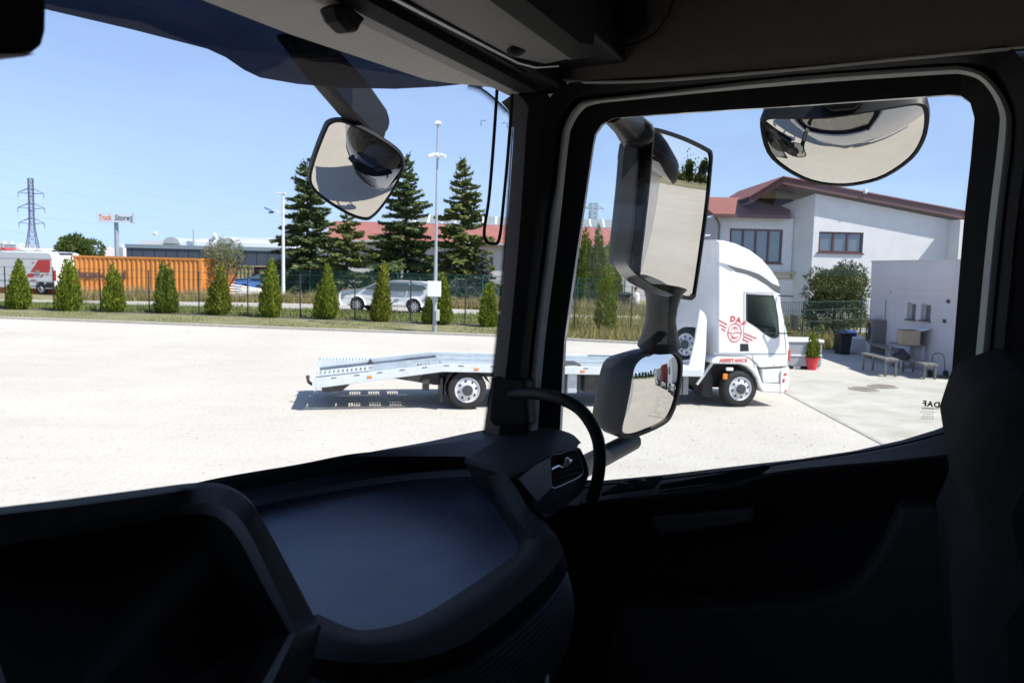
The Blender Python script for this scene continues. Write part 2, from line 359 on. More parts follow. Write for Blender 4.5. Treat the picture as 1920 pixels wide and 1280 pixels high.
def frit_mat():                           # ceramic dots that thin out towards the clear glass
    m = bpy.data.materials.new('frit'); m.use_nodes = True; nt = m.node_tree; nt.nodes.remove(nt.nodes['Principled BSDF'])
    uv = nt.nodes.new('ShaderNodeUVMap'); sp = nt.nodes.new('ShaderNodeSeparateXYZ'); nt.links.new(uv.outputs[0], sp.inputs[0])
    v = nt.nodes.new('ShaderNodeTexVoronoi'); v.voronoi_dimensions = '2D'; v.inputs['Scale'].default_value = 1; v.inputs['Randomness'].default_value = 0
    mp = nt.nodes.new('ShaderNodeMapping'); mp.inputs['Scale'].default_value = (420, 5, 1); nt.links.new(uv.outputs[0], mp.inputs[0]); nt.links.new(mp.outputs[0], v.inputs['Vector'])
    lt = nt.nodes.new('ShaderNodeMath'); lt.operation = 'LESS_THAN'
    k = nt.nodes.new('ShaderNodeMath'); k.operation = 'MULTIPLY_ADD'; k.inputs[1].default_value = -.55; k.inputs[2].default_value = .68
    nt.links.new(sp.outputs[1], k.inputs[0]); nt.links.new(v.outputs['Distance'], lt.inputs[0]); nt.links.new(k.outputs[0], lt.inputs[1])
    t = nt.nodes.new('ShaderNodeBsdfTransparent'); d = nt.nodes.new('ShaderNodeBsdfDiffuse'); d.inputs[0].default_value = (.01, .01, .011, 1); x = nt.nodes.new('ShaderNodeMixShader')
    nt.links.new(lt.outputs[0], x.inputs[0]); nt.links.new(t.outputs[0], x.inputs[1]); nt.links.new(d.outputs[0], x.inputs[2]); nt.links.new(x.outputs[0], nt.nodes['Material Output'].inputs[0]); M['frit'] = m
frit_mat()
# ================================================================== THE GROUND
def sheet(name, xs, ylo, yhi, rows, mt, off):
    vs, fs = [], []
    for x in xs:
        a, b = ylo(x), yhi(x)
        for k in range(rows + 1):
            y = a + (b - a) * k / rows; vs.append((x, y, hgt(x, y) + off))
    n = rows + 1
    for i in range(len(xs) - 1):
        for k in range(rows): fs.append((i * n + k, (i + 1) * n + k, (i + 1) * n + k + 1, i * n + k + 1))
    return tag(MB().add(vs, fs).build(name, mt, smooth=60), kind='structure')
def pl(pxs, left, right):                 # photo polyline -> y(x) in the place, run on straight at both ends
    q = sorted([tuple(G(*a)[:2]) for a in pxs])
    (x0, y0), (x1, y1) = q[0], q[1]; q.insert(0, (left, y0 + (left - x0) * (y1 - y0) / (x1 - x0)))
    q.append((right, q[-1][1] + 0.0 * (right - q[-1][0])))
    X, Y = zip(*q); return lambda v: float(np.interp(v, X, Y))
kerb_y = pl([(0, 598), (480, 616), (930, 632), (1190, 646)], -90, 60)
lawn_y = pl([(0, 581), (500, 597), (925, 614), (1190, 627)], -90, 60)
road_n = pl([(200, 572), (530, 579), (880, 590), (1075, 601), (1540, 623)], -140, 90)
road_f = pl([(200, 565), (530, 569), (880, 581), (1075, 592), (1540, 614)], -140, 90)
def steps(a, b, s): return list(np.arange(a, b + 1e-6, s))
gx = [-4000, -2000, -900, -400, -200, -130] + steps(-90, 90, 2) + [130, 200, 400, 900, 2000, 4000]
gy = [-4000, -2000, -900, -400, -200, -120] + steps(-80, 16, 8) + steps(18, 42, 1) + [50, 60, 80, 120, 200, 400, 900, 2000, 4000]
vs = [(x, y, hgt(x, y)) for x in gx for y in gy]; n = len(gy)
fs = [(i * n + k, (i + 1) * n + k, (i + 1) * n + k + 1, i * n + k + 1) for i in range(len(gx) - 1) for k in range(n - 1)]
tag(MB().add(vs, fs).build('ground', 'wild', smooth=60), kind='structure')
sheet('gravel_yard', steps(-90, 70, 2), lambda x: -75, lambda x: 18.0, 8, 'gravel', .02)
sheet('gravel_yard', steps(-90, 70, 2), lambda x: 18.0, kerb_y, 30, 'gravel', .02)
sheet('lawn', steps(-90, 9.5, 1.5), lambda x: kerb_y(x) + .1, lawn_y, 12, 'lawn', .035)
sheet('flower_bed', steps(-90, 9.5, 1.5), lawn_y, lambda x: lawn_y(x) + .8, 4, 'soil', .03)
sheet('gravel_road', steps(-138, 88, 2), road_n, road_f, 6, 'track', .03)
kx = steps(-90, 12, 1.5); kb = MB()
kb.loft([[(x, kerb_y(x) + a, hgt(x, kerb_y(x)) + z) for x in kx] for a, z in ((-.06, -.1), (-.06, .085), (-.045, .1), (.10, .1), (.115, .085), (.115, -.1))])
tag(kb.build('kerb', 'kerb', smooth=30), kind='structure')
# paved court in front of the low grey building
A, B_ = G(1476, 738), G(1655, 832); dv = (B_ - A) / np.linalg.norm(B_ - A)
pv = [A + dv * 17, A, A + np.array([1.3, 3.3, 0]), A + np.array([4.6, 3.5, 0]), G(1640, 706), np.array([12.4, 22.9, 0]), np.array([40, 22.9, 0]), np.array([40, -2, 0])]
tag(MB().prism([(q[0], q[1], .0) for q in pv], (0, 0, .03)).build('paved_court', 'paving'), kind='structure')
eb = MB(); nrm = np.array([-dv[1], dv[0], 0]); nrm = -nrm if nrm[0] > 0 else nrm
eb.prism([A + dv * -.1, A + dv * 17, A + dv * 17 + nrm * .09, A + dv * -.1 + nrm * .09], (0, 0, .034))
tag(eb.build('court_edging', 'kerb'), kind='structure')

# ================================================================== THE CAB THE PICTURE IS TAKEN FROM
cab = empty('truck_cab', (0, 0, 0), YAW, 'dark interior of the truck cab the photo is taken from, with its outside mirrors', 'truck cab')
# ---- shell (outside skin)
O_px = [(1045, 900), (1050, 805), (1058, 640), (1085, 450), (1112, 270), (1116, 252), (1128, 234), (1150, 222), (1230, 215), (1500, 198), (1780, 178),
        (1802, 180), (1819, 193), (1827, 222), (1820, 300), (1806, 430), (1785, 690), (1774, 830)]
S_px = [(1000, 900), (1008, 805), (1022, 640), (1046, 450), (1066, 270), (1074, 236), (1090, 210), (1112, 197), (1180, 188), (1480, 160), (1750, 141),
        (1810, 141), (1845, 158), (1872, 205), (1872, 260), (1853, 420), (1828, 680), (1815, 830)]
T_px = [(958, 900), (966, 805), (980, 640), (1000, 450), (1012, 270), (1018, 225), (1030, 185), (1060, 160), (1115, 151), (1470, 127), (1745, 104),
        (1815, 97), (1900, 92), (1928, 180), (1926, 260), (1905, 420), (1880, 680), (1868, 830)]
sill_px = [(1095, 906), (1134, 900), (1250, 889), (1400, 871), (1500, 860), (1600, 845), (1690, 825), (1752, 806), (1800, 788), (1850, 780)]
o_loop = [CX(*q, 1.735) for q in O_px]; bot = [CX(*q, 1.735) for q in sill_px[::-1]]
ring = [(q[1], q[2]) for q in o_loop + bot[2:-1]]
cyc, czc = .23, 2.75
def outer(y, z):
    y0, y1, z0, z1 = -.55, .74, 1.25, 3.22; dy, dz = y - cyc, z - czc
    t = min(((y1 - cyc) / dy if dy > 0 else (y0 - cyc) / dy) if abs(dy) > 1e-6 else 9e9, ((z1 - czc) / dz if dz > 0 else (z0 - czc) / dz) if abs(dz) > 1e-6 else 9e9)
    return cyc + dy * t, czc + dz * t
sk = MB(); n = len(ring)
lo = [(1.735, y, z) for y, z in ring]; li = [(1.755, *(np.array((y, z)) + .02 * (np.array(outer(y, z)) - (y, z)))) for y, z in ring]; lx = [(1.76, *outer(y, z)) for y, z in ring]
sk.loft([lo, li, lx], True)
for a, b in (((1.70, -.56, 1.0), (1.76, .75, 1.26)), ((1.70, -3.3, 1.0), (1.755, -.55, 3.9)), ((1.70, -.56, 3.215), (1.755, .75, 3.9))): sk.box(a, b)
sk.build('door_skin', 'cab_white', cab)
sh = MB()
sh.box((-.56, -1.5, 3.82), (1.75, .75, 3.95)); sh.box((-.56, -1.5, 1.0), (1.75, -1.42, 3.9)); sh.box((-.56, -1.5, 1.0), (-.5, -.5, 3.9))
sh.box((-.56, -.5, 1.0), (-.5, .9, 2.72)); sh.box((-.56, -.5, 3.2), (-.5, .9, 3.9)); sh.box((-.56, .62, 2.3), (-.5, .8, 3.3))  # unseen driver's window narrowed, its sill raised to dim light from the left
sh.box((-.56, -1.5, .9), (1.75, .95, 1.02))
sh.build('shell', 'cab_white', cab)
plan = crom([(1.70, .68), (1.665, .78), (1.56, .90), (1.40, 1.0), (1.15, 1.09), (.85, 1.145), (.55, 1.16), (.2, 1.145), (-.1, 1.06), (-.35, .92), (-.53, .70)], 4)
fp = MB(); fr = lambda z, o: [(q[0] + o * .35 * (q[0] - .6), q[1] + o, z) for q in plan]
fp.loft([fr(2.33, .0), fr(2.30, .05), fr(2.0, .10), fr(1.2, .10), fr(.5, .08), fr(.35, -.05)]); fp.build('front_panel', 'cab_white', cab, smooth=50)
gr = MB()
for k in range(7):
    z = 1.95 - k * .16; gr.loft([[(q[0], q[1] + o, z + dz) for q in plan[8:-8]] for o, dz in ((.09, -.04), (.125, -.03), (.125, .03), (.09, .04))])
gr.build('grille', 'black_plastic', cab)
rf = MB(); rf.loft([fr(3.30, -.02), fr(3.45, -.10), fr(3.85, -.30), [(q[0] * .8 + .12, .45, 3.95) for q in plan]]); rf.build('roof_cap', 'cab_white', cab, smooth=50)
# ---- windscreen
ws = MB(); ws.loft([[(q[0], q[1] + (3.3 - z) * .04, z) for q in plan] for z in (2.30, 2.6, 2.95, 3.32)]); ws.build('windscreen', 'window', cab, smooth=60)
def CP(x, y, off=0.0):                    # where a pixel's ray meets the curved windscreen, moved out by off
    d = cray(x, y); best = None
    pts = [np.array(q) for q in plan]
    for a, b in zip(pts[:-1], pts[1:]):
        t = b - a; nn = np.array([t[1], -t[0]]); nn /= np.linalg.norm(nn); nn = nn if nn[1] > 0 or nn[0] > 0 else -nn
        if nn @ (a - np.array([.6, .3])) < 0: nn = -nn
        a2, b2 = a + nn * off, b + nn * off; e = b2 - a2
        det = d[0] * -e[1] + d[1] * e[0]
        if abs(det) < 1e-9: continue
        s = (a2[0] * -e[1] + a2[1] * e[0]) / det; w = (d[0] * a2[1] - d[1] * a2[0]) / -det if False else ((d[0] * s - a2[0]) * e[0] + (d[1] * s - a2[1]) * e[1]) / (e @ e)
        if -.05 <= w <= 1.05 and s > 0 and (best is None or s < best): best = s
    return _c(d, best)
# tinted sun shield above the screen, outside
vb = [(-60, -18), (95, 20), (250, 56), (390, 92), (425, 108), (460, 132), (490, 146), (560, 158), (640, 165), (740, 167), (820, 163), (880, 157), (905, 165)]
vl = [CP(*q, .09) for q in vb]; vl = [(-.3, .99, vl[0][2] - .01), (.25, 1.22, vl[0][2])] + vl
MB().loft([vl, [(q[0], q[1] - .03, 3.34) for q in vl], [(q[0], q[1] - .12, 3.46) for q in vl]]).build('sun_shield', 'visor_tint', cab, smooth=60, solid=.004)
# ceramic dot band along the right and top-right edge of the screen
W_px = [(878, 157), (905, 166), (935, 190), (956, 213), (962, 240), (961, 270), (949, 450), (933, 640), (917, 760), (910, 812)]
Wd = crom(W_px, 4); fb = MB(); wid = [14 if q[1] < 210 else 8 for q in Wd]
inn = [CX(*q, 1.585) for q in Wd]; out_ = []
for i, q in enumerate(Wd):
    a, b = np.array(Wd[max(0, i - 1)]), np.array(Wd[min(len(Wd) - 1, i + 1)]); t = (b - a) / np.linalg.norm(b - a); nn = np.array([-t[1], t[0]])
    if q[1] > 215 and nn[0] > 0 or (q[1] <= 215 and nn[1] < 0): nn = -nn
    out_.append(CX(*(np.array(q) + nn * wid[i]), 1.585))
fo = fb.loft([inn, out_]).build('frit_band', 'frit', cab)
uvl = fo.data.uv_layers.new(name='UVMap'); nW = len(Wd)
for p_ in fo.data.polygons:
    for li_ in p_.loop_indices:
        vi = fo.data.loops[li_].vertex_index; uvl.data[li_].uv = ((vi % nW) / (nW - 1), vi // nW)
for px0, sg in (((902, 226), 1), ((951, 231), -1)):
    mk = MB(); c0, c1, c2 = CX(px0[0] + 9 * (sg > 0) - 9 * (sg < 0), px0[1], 1.6), CX(*px0, 1.6), CX(px0[0], px0[1] + 10, 1.6)
    mk.tube([c0, c1, c2], .0007, 4); mk.build('glass_mark', 'print', cab)
# ---- pillar, door frame and pale weatherstrip
Oc, Sc, Tc = crom(O_px, 4), crom(S_px, 4), crom(T_px, 4)
W2 = [(910, 900), (910, 806), (933, 640), (949, 450), (962, 262), (961, 236), (955, 211), (940, 192)]
ap = MB()
Wl = crom(W2, 4); Tl = crom([(966, 900), (968, 805), (982, 640), (1002, 450), (1014, 270), (1020, 225), (1032, 185), (1000, 150)], 4)
mid = [tuple(np.array(a) * .55 + np.array(b) * .45) for a, b in zip(Wl, Tl)]
ap.loft([[CX(*q, 1.66) for q in Wl], [CX(*q, 1.59) for q in Wl], [CX(*q, 1.555) for q in mid], [CX(*q, 1.58) for q in Tl], [CX(*q, 1.68) for q in Tl]])
ap.build('pillar_trim', 'pillar', cab, smooth=40)
df = MB(); df.loft([[CX(*q, 1.74) for q in Oc], [CX(*q, 1.66) for q in Oc], [CX(*(np.array(q) * .5 + np.array(r_) * .5), 1.645) for q, r_ in zip(Oc, Sc)], [CX(*q, 1.635) for q in Sc], [CX(*q, 1.70) for q in Sc]])
df.build('door_frame', 'trim_black', cab, smooth=50)
S2 = [tuple(np.array(q) + (20 if i < 14 else 15 + 11 * sstep(46, 58, i)) * (np.array(t) - np.array(q)) / np.linalg.norm(np.array(t) - np.array(q))) for i, (q, t) in enumerate(zip(Sc, Tc))]
ws_ = MB(); ws_.loft([[CX(*q, 1.65) for q in Sc], [CX(*q, 1.612) for q in Sc], [CX(*(np.array(q) * .5 + np.array(t) * .5), 1.602) for q, t in zip(Sc, S2)], [CX(*q, 1.61) for q in S2], [CX(*q, 1.65) for q in S2]])
ws_.build('weatherstrip', 'seal', cab, smooth=60)
st = MB(); st.loft([[CX(*q, 1.645) for q in S2], [CX(*q, 1.585) for q in [tuple(np.array(a) * .7 + np.array(b) * .3) for a, b in zip(S2, Tc)]], [CX(*q, 1.565) for q in Tc], [CX(*q, 1.70) for q in Tc]])
st.build('side_trim', 'trim_black', cab, smooth=50)
# door glass
gl = MB(); gl.prism([(1.70, -.28, 2.0), (1.70, .70, 2.0), (1.70, .70, 3.2), (1.70, -.28, 3.2)], (.004, 0, 0)); gl.build('door_glass', 'window', cab)
# ---- sill ledge and door panel
inn_px = [(1085, 946), (1129, 937), (1250, 925), (1372, 909), (1450, 885), (1560, 872), (1660, 864), (1752, 854), (1800, 850), (1850, 846)]
sl, il = crom(sill_px, 4), crom(inn_px, 4); mp = lambda a, b, t: [tuple(np.array(p_) * (1 - t) + np.array(q) * t) for p_, q in zip(a, b)]
dn = lambda l, d: [(q[0], q[1] + d) for q in l]
dp = MB(); dp.loft([[CX(*q, 1.745) for q in dn(sl, 10)], [CX(*q, 1.735) for q in sl], [CX(*q, 1.665) for q in dn(sl, 5)], [CX(*q, 1.55) for q in il]])
dp.build('door_ledge', 'trim_grey', cab, smooth=30)
il = [(930, 968), (1010, 957)] + il
dq = MB(); dq.loft([[CX(*q, 1.55) for q in il], [CX(*q, 1.545) for q in dn(il, 5)], [CX(*q, 1.56) for q in dn(il, 40)], [CX(*q, 1.60) for q in dn(il, 75)], [CX(*q, 1.62) for q in dn(il, 130)], [CX(*q, 1.61) for q in dn(il, 420)]])
dq.build('door_panel', 'trim_black', cab, smooth=30)
MB().tube([CX(*q, 1.635) for q in mp(sl, il[2:], .22)], .0016, 5).build('ledge_seam', 'screen_black', cab)
sp_ = MB(); sw = [(1128, 929), (1172, 905), (1243, 897), (1226, 915)]; sp_.prism([CX(q[0], q[1], 1.553 + .07 * (930 - q[1]) / 40) for q in sw], (-.004, 0, .006)); so = sp_.build('switch_panel', 'screen_black', cab)
for a, b in (((1160, 919), (1180, 908)), ((1196, 914), (1212, 905))):
    k = MB(); c0, c1 = CX(*a, 1.57), CX(*b, 1.59); k.box((c0[0], min(c0[1], c1[1]), c0[2]), (c1[0], max(c0[1], c1[1]), c0[2] + .016)); k.build('window_switch', 'trim_grey', so, bevel=.003)
gs = MB(); gs.prism([CX(*q, 1.58) for q in [(1240, 909), (1300, 898), (1400, 880), (1436, 872), (1445, 876), (1425, 890), (1370, 902), (1238, 917)]], (-.012, 0, .004)); gs.build('grip_slot', 'screen_black', cab)
dh = MB(); dh.prism([CX(*q, 1.55) for q in [(1222, 968), (1300, 962), (1410, 952), (1418, 962), (1408, 980), (1250, 1003), (1232, 1000)]], (.06, 0, 0)); dh.build('door_handle', 'trim_grey', cab, bevel=.012)
pt = MB(); pt.prism([CX(*q, 1.54) for q in [(1690, 950), (1668, 1000), (1645, 1045), (1602, 1102), (1560, 1120), (1509, 1131), (1274, 1141), (1150, 1140), (1130, 1300), (1800, 1300), (1765, 950)]], (.08, 0, 0)); pt.build('door_pocket', 'trim_grey', cab, bevel=.01)
# ---- grab handle and its mount
hp = crom([CX(955, 738, 1.57), CX(1000, 737, 1.52), CX(1045, 745, 1.48), CX(1085, 765, 1.46), CX(1112, 800, 1.45), CX(1124, 840, 1.45), CX(1122, 890, 1.46), CX(1110, 935, 1.50)], 5)
ho = MB().tube(hp, .0125, 12).build('grab_handle', 'rubber', cab, smooth=60)
hm = MB(); hm.prism([CX(*q, 1.555) for q in [(920, 706), (985, 712), (992, 800), (925, 800), (914, 785)]], (.05, 0, 0)); hm.build('handle_mount', 'rubber', ho, bevel=.008)
# ---- pull cord of the roller blind
cp = crom([CX(932, 168, 1.52), CX(926, 260, 1.52), (CX(917, 370, 1.52)), CX(908, 432, 1.52), CX(912, 452, 1.52), CX(924, 457, 1.52), CX(936, 448, 1.52), CX(944, 380, 1.52), CX(954, 270, 1.52), CX(962, 155, 1.52)], 5)
MB().tube(cp, .0035, 8).build('blind_cord', 'rubber', cab, smooth=60)
# ---- header: roller blind, rail, trim, locker
z0 = 3.155
bl = MB(); L0 = [(-.5, .85, 3.15), (.85, .85, 3.149), (1.03, .85, 3.152), (1.24, .85, 3.163), CY(800, 150, .85), CY(850, 157, .83), CY(890, 160, .80), CY(940, 166, .76)]
L1 = [(-.5, .70, 3.146), (.85, .70, 3.146), (1.0, .70, 3.146), (1.2, .70, 3.15), (1.4, .70, 3.156), (1.46, .70, 3.157), (1.5, .70, 3.158), (1.53, .70, 3.16)]
bl.loft([[(q[0], q[1] + .02, q[2] + .06) for q in L0], L0, L1]); bo = bl.build('roller_blind', 'blind', cab, smooth=30)
rl = MB(); rl.prism([(-.5, .675, 3.14), (-.5, .70, 3.135), (-.5, .70, 3.16), (-.5, .675, 3.16)], (2.03, 0, .012)); rl.build('blind_rail', 'blind', bo, bevel=.003)
hd = MB(); hd.prism([(-.5, .674, 3.150), (-.5, .60, 3.153), (-.5, .60, 3.25), (-.5, .674, 3.25)], (2.1, 0, .01)); hd.box((-.5, .46, 3.20), (1.62, .80, 3.36)); hd.build('header_trim', 'trim_black', cab, bevel=.006)
MB().prism([(-.5, .632, 3.138), (-.5, .673, 3.138), (-.5, .673, 3.16), (-.5, .632, 3.16)], (2.02, 0, .012)).build('header_channel', 'screen_black', cab)
MB().prism([(-.5, .606, 3.143), (-.5, .614, 3.143), (-.5, .614, 3.16), (-.5, .606, 3.16)], (1.9, 0, .014)).build('header_channel', 'screen_black', cab)
MB().tube([(-.5, .598, 3.149), (.92, .598, 3.149), (1.34, .60, 3.163), (1.40, .59, 3.168), (1.44, .56, 3.178)], .0032, 8).build('trim_strip', 'silver_plastic', cab, smooth=60)
hg = MB(); hg.prism([CY(*q, .665) for q in [(628, 12), (640, 40), (660, 60), (672, 62), (680, 46), (690, 35), (650, 5)]], (0, .03, 0)); hg.build('blind_grip', 'rubber', bo, bevel=.006)
lk = MB(); lk.loft([[(-.5, .592, 3.155), (1.0, .592, 3.155), (1.3, .592, 3.163), (1.40, .57, 3.172)], [(-.5, .46, 3.118), (1.0, .46, 3.118), (1.16, .46, 3.116), (1.2, .44, 3.125)],
                    [(-.5, .435, 3.115), (1.0, .435, 3.115), (1.175, .435, 3.115), (1.21, .42, 3.125)], [(-.5, .425, 3.14), (1.0, .425, 3.14), (1.18, .425, 3.14), (1.215, .415, 3.145)]])
MB().loft([[(-.5, .425, 3.14), (1.0, .425, 3.14), (1.18, .425, 3.14), (1.215, .415, 3.145), (1.24, .46, 3.16)], [(-.5, .38, 3.62), (1.0, .38, 3.62), (1.2, .38, 3.62), (1.3, .40, 3.62), (1.36, .5, 3.62)]]).build('locker_face', 'trim_black', cab, smooth=40)
lk.build('overhead_locker', 'locker', cab, smooth=35)
bt = CY(968, 96, .52); MB().lathe([(.016, 0), (.016, -.006), (.008, -.010)], (bt[0], bt[1], bt[2] + .004), (0, .27, 1), 16).build('locker_button', 'trim_black', cab, smooth=40)
# ---- roof lining over the door
c_px = [(985, 128), (1040, 143), (1100, 151), (1250, 147), (1500, 126), (1700, 106), (1900, 87), (2050, 72), (2400, 40)]
cl = crom([CX(*q, 1.50 if i == 0 else 1.57) for i, q in enumerate(c_px)], 4)
cl2 = crom([CX(q[0], q[1] - 40, 1.54) if i else CX(q[0] + 10, q[1] - 20, 1.48) for i, q in enumerate(c_px)], 4)
hl = MB(); hl.loft([[(q[0] + .08, q[1], q[2] + .01) for q in cl], cl, cl2, [(q[0] - .07, q[1], 3.50) for q in cl2], [(1.2, q[1], 3.72) for q in cl2], [(-.4, q[1], 3.76) for q in cl2]])
hl.build('roof_lining', 'headliner', cab, smooth=35)
MB().tube([(q[0] - .002, q[1], q[2] - .004) for q in cl], .003, 6).build('lining_edge', 'blind', cab, smooth=60)
gq = MB()
for k in range(11):
    y = 2 + k * 6.2; x0, x1 = 1143 + abs(k - 4) * 2, 1212 - max(0, k - 6) * 6; gq.tube([CX(x0, y, 1.478), CX(x1, y + 1, 1.478)], .0022, 5)
gq.build('speaker_slot', 'screen_black', cab)
MB().tube(crom([CX(1268, -20, 1.487), CX(1262, 5, 1.487), CX(1245, 40, 1.495), CX(1222, 66, 1.51), CX(1180, 84, 1.52), CX(1110, 92, 1.52)], 5), .0014, 5).build('lining_seam', 'screen_black', cab)
# ---- dark unit hanging at the top left
ou = MB(); ou.prism([CY(*q, .55) for q in [(-120, 75), (-60, 95), (0, 101), (40, 102), (68, 99), (84, 86), (91, 60), (92, 20), (90, -80), (-120, -80)]], (0, .05, 0)); oo = ou.build('overhead_unit', 'screen_black', cab, bevel=.006)
MB().prism([CY(*q, .545) for q in [(-60, 104), (0, 110), (45, 107), (68, 101), (0, 102)]], (0, .03, 0)).build('light_edge', 'blind', oo)
# ---- dashboard
def Zl(pts, k=3): return crom([CZ(a, b, z) for a, b, z in pts], k)
def V(q, d=0.0): return CX(q[0], q[1], 1.36 + .25 * (q[0] - 962) / 139 - d)      # upright face that carries the air vent
ds = MB()
Fp = [(250, 935, 2.352), (360, 908, 2.355), (450, 891, 2.36), (560, 873, 2.365), (650, 856, 2.37), (709, 844, 2.383), (800, 828, 2.40), (900, 807, 2.428), (955, 801, 2.442)]
Ep = [(280, 948, 2.345), (370, 914, 2.35), (450, 896, 2.354), (560, 877, 2.36), (650, 858, 2.367), (720, 855.5, 2.374), (800, 855, 2.386), (884, 857, 2.406), (922, 870, 2.412)]
Mp = [(330, 950, 2.30), (400, 920, 2.30), (470, 903, 2.30), (570, 891, 2.30), (650, 884, 2.30), (720, 883, 2.30), (800, 883.5, 2.30), (884, 888, 2.30)]
F3 = [CZ(*q) for q in Fp] + [CX(*q, 1.63) for q in ((1000, 800), (1032, 802), (1055, 807), (1075, 815), (1090, 830))]
E3 = [CZ(*q) for q in Ep] + [CZ(952, 893, 2.406), V((968, 891)), V((1000, 866)), V((1040, 845)), V((1082, 839))]
F4, E4 = crom(F3, 4), crom(E3, 4)
ds.loft([[(q[0], q[1] + .10, q[2] - .06) for q in F4], F4, [tuple(.5 * (np.array(a) + np.array(b)) + np.array([0, 0, .006])) for a, b in zip(F4, E4)], E4])
M3 = crom([CZ(*q) for q in Mp], 4); tw_ = MB(); tw_.loft([E4[:len(M3)], [tuple(.3 * np.array(a) + .7 * np.array(b) + np.array([0, .004, 0])) for a, b in zip(E4, M3)], M3, [(q[0], q[1] - .004, 2.285) for q in M3]])
# rim between tray and edge of the dash
rim_o = [(884, 857, 2.406), (922, 870, 2.412), (952, 893, 2.406), (972, 920, 2.392), (990, 950, 2.378), (1026, 983, 2.362), (1046, 1008, 2.356), (1055, 1034, 2.345), (1040, 1062, 2.336), (1002, 1105, 2.326), (928, 1166, 2.318), (860, 1210, 2.315), (760, 1240, 2.315), (640, 1240, 2.315), (560, 1225, 2.315)]
rim_i = [(884, 859, 2.404), (900, 873, 2.398), (918, 897, 2.388), (934, 922, 2.376), (955, 955, 2.362), (982, 990, 2.357), (994, 1010, 2.353), (990, 1028, 2.347), (974, 1048, 2.342), (920, 1090, 2.334), (812, 1156, 2.326), (748, 1182, 2.323), (686, 1193, 2.322), (650, 1188, 2.322), (590, 1162, 2.322)]
mat_e = [(884, 888, 2.30), (890, 893, 2.30), (900, 906, 2.30), (915, 929, 2.30), (940, 967, 2.30), (965, 1004, 2.30), (971, 1020, 2.30), (969, 1034, 2.30), (960, 1043, 2.30), (908, 1080, 2.30), (806, 1145, 2.30), (745, 1170, 2.30), (690, 1180, 2.30), (655, 1176, 2.30), (595, 1150, 2.30)]
R1, R2, R3 = Zl(rim_o), Zl(rim_i), Zl(mat_e)
rs_ = MB(); rs_.loft([R1, [tuple(.5 * (np.array(a) + np.array(b)) + np.array([0, 0, .006 * min(1, i / 9)])) for i, (a, b) in enumerate(zip(R1, R2))], R2, R3, [(q[0] - .003, q[1], 2.285) for q in R3]])
rs_.loft([R1[6:], [(q[0] + .012, q[1] - .005, q[2] - .03) for q in R1[6:]]])
dbo = ds.build('dashboard', 'dash', cab, smooth=62); rs_.build('tray_rim', 'dash_rim', dbo, smooth=55); tw_.build('tray_wall', 'trim_black', dbo, smooth=55)  # black tray wall: shade under the overhanging edge put into the colour
tm = MB(); tp = M3 + R3[1:] + [CZ(560, 1165, 2.30), CZ(420, 1100, 2.30), CZ(340, 960, 2.30)]; tm.add([(q[0], q[1], 2.2995) for q in tp], [tuple(range(len(tp)))]); tm.build('tray_mat', 'dash_mat', dbo)
# ribbed cheek
rb = MB(); seg = R1[14:]; NR = 26
loops = []
for k in range(NR * 2 + 1):
    t = k / (NR * 2); bulge = .035 * math.sin(math.pi * min(1, t * 1.15)) - .03 * t; rr = .0035 if k % 2 else 0
    loops.append([(q[0] + (bulge + rr) * .8 + .006, q[1] - (bulge + rr) * .55, q[2] - .03 - .22 * t) for q in seg])
rb.loft(loops); rb.build('ribbed_cheek', 'cheek', dbo, smooth=25)
bx = MB(); bx.prism([(q[0] + .01, q[1] + .02, 1.6) for q in R1[8::4]] + [(.2, .9, 1.6), (1.68, .9, 1.6)], (0, 0, .62)); bx.build('dash_core', 'trim_black', dbo)
# corner with the air vent
vf = [(962, 896), (985, 876), (1026, 850), (1060, 840), (1083, 838), (1092, 848), (1102, 878), (1100, 896), (1086, 926), (1052, 952), (1022, 972), (996, 950)]
vloop = [V(q) for q in crom(vf, 3, True)]; cen = np.mean(np.array(vloop), 0); vn_ = np.array([-.45, -.89, 0])
vin = lambda f, d: [tuple(cen + (np.array(q) - cen) * f + vn_ * d) for q in vloop]
vt = MB(); vt.loft([[(q[0] + .03, q[1] + .12, q[2] + .01) for q in vloop], vin(1.02, -.02), vin(1.0, .0), vin(.95, .006), vin(.90, -.004)], True, True); vo = vt.build('vent_corner', 'dash', dbo, smooth=50)
tr = MB(); tr.prism([V(q, .004) for q in [(969, 897), (1000, 872), (1029, 857), (1032, 912), (1004, 940)]], (-.002, -.005, 0)); tr.build('ribbed_insert', 'insert', dbo, bevel=.001)
MB().tube([V(q, .008) for q in crom([(1031, 858), (1050, 850), (1074, 843), (1084, 849), (1093, 878), (1088, 892), (1060, 906), (1033, 912)], 3, True)] , .0011, 5).build('vent_trim', 'silver_plastic', dbo)
for k in range(16):
    t = k / 15; MB().tube([V((971 + 33 * t, 899 + 38 * t), .009), V((1030.5, 860 + 50 * t), .009)], .0008, 4).build('insert_rib', 'dash', dbo)
vn = MB(); vn.prism([V(q, .004) for q in [(1032, 860), (1072, 846), (1081, 848), (1090, 878), (1086, 888), (1034, 908)]], (-.001, -.002, 0)); vno = vn.build('air_vent', 'screen_black', dbo)
for a, b in (((1034, 876), (1086, 860)), ((1034, 890), (1088, 874)), ((1035, 901), (1088, 885))): MB().tube([V(a, .009), V(b, .009)], .0025, 6).build('vent_slat', 'trim_black', vno)
MB().tube([V((1033, 880), .012), V((1046, 873), .012), V((1053, 877), .014), V((1061, 867), .014), V((1070, 863), .012)], .0038, 8).build('vent_tab', 'chrome', vno, smooth=60)
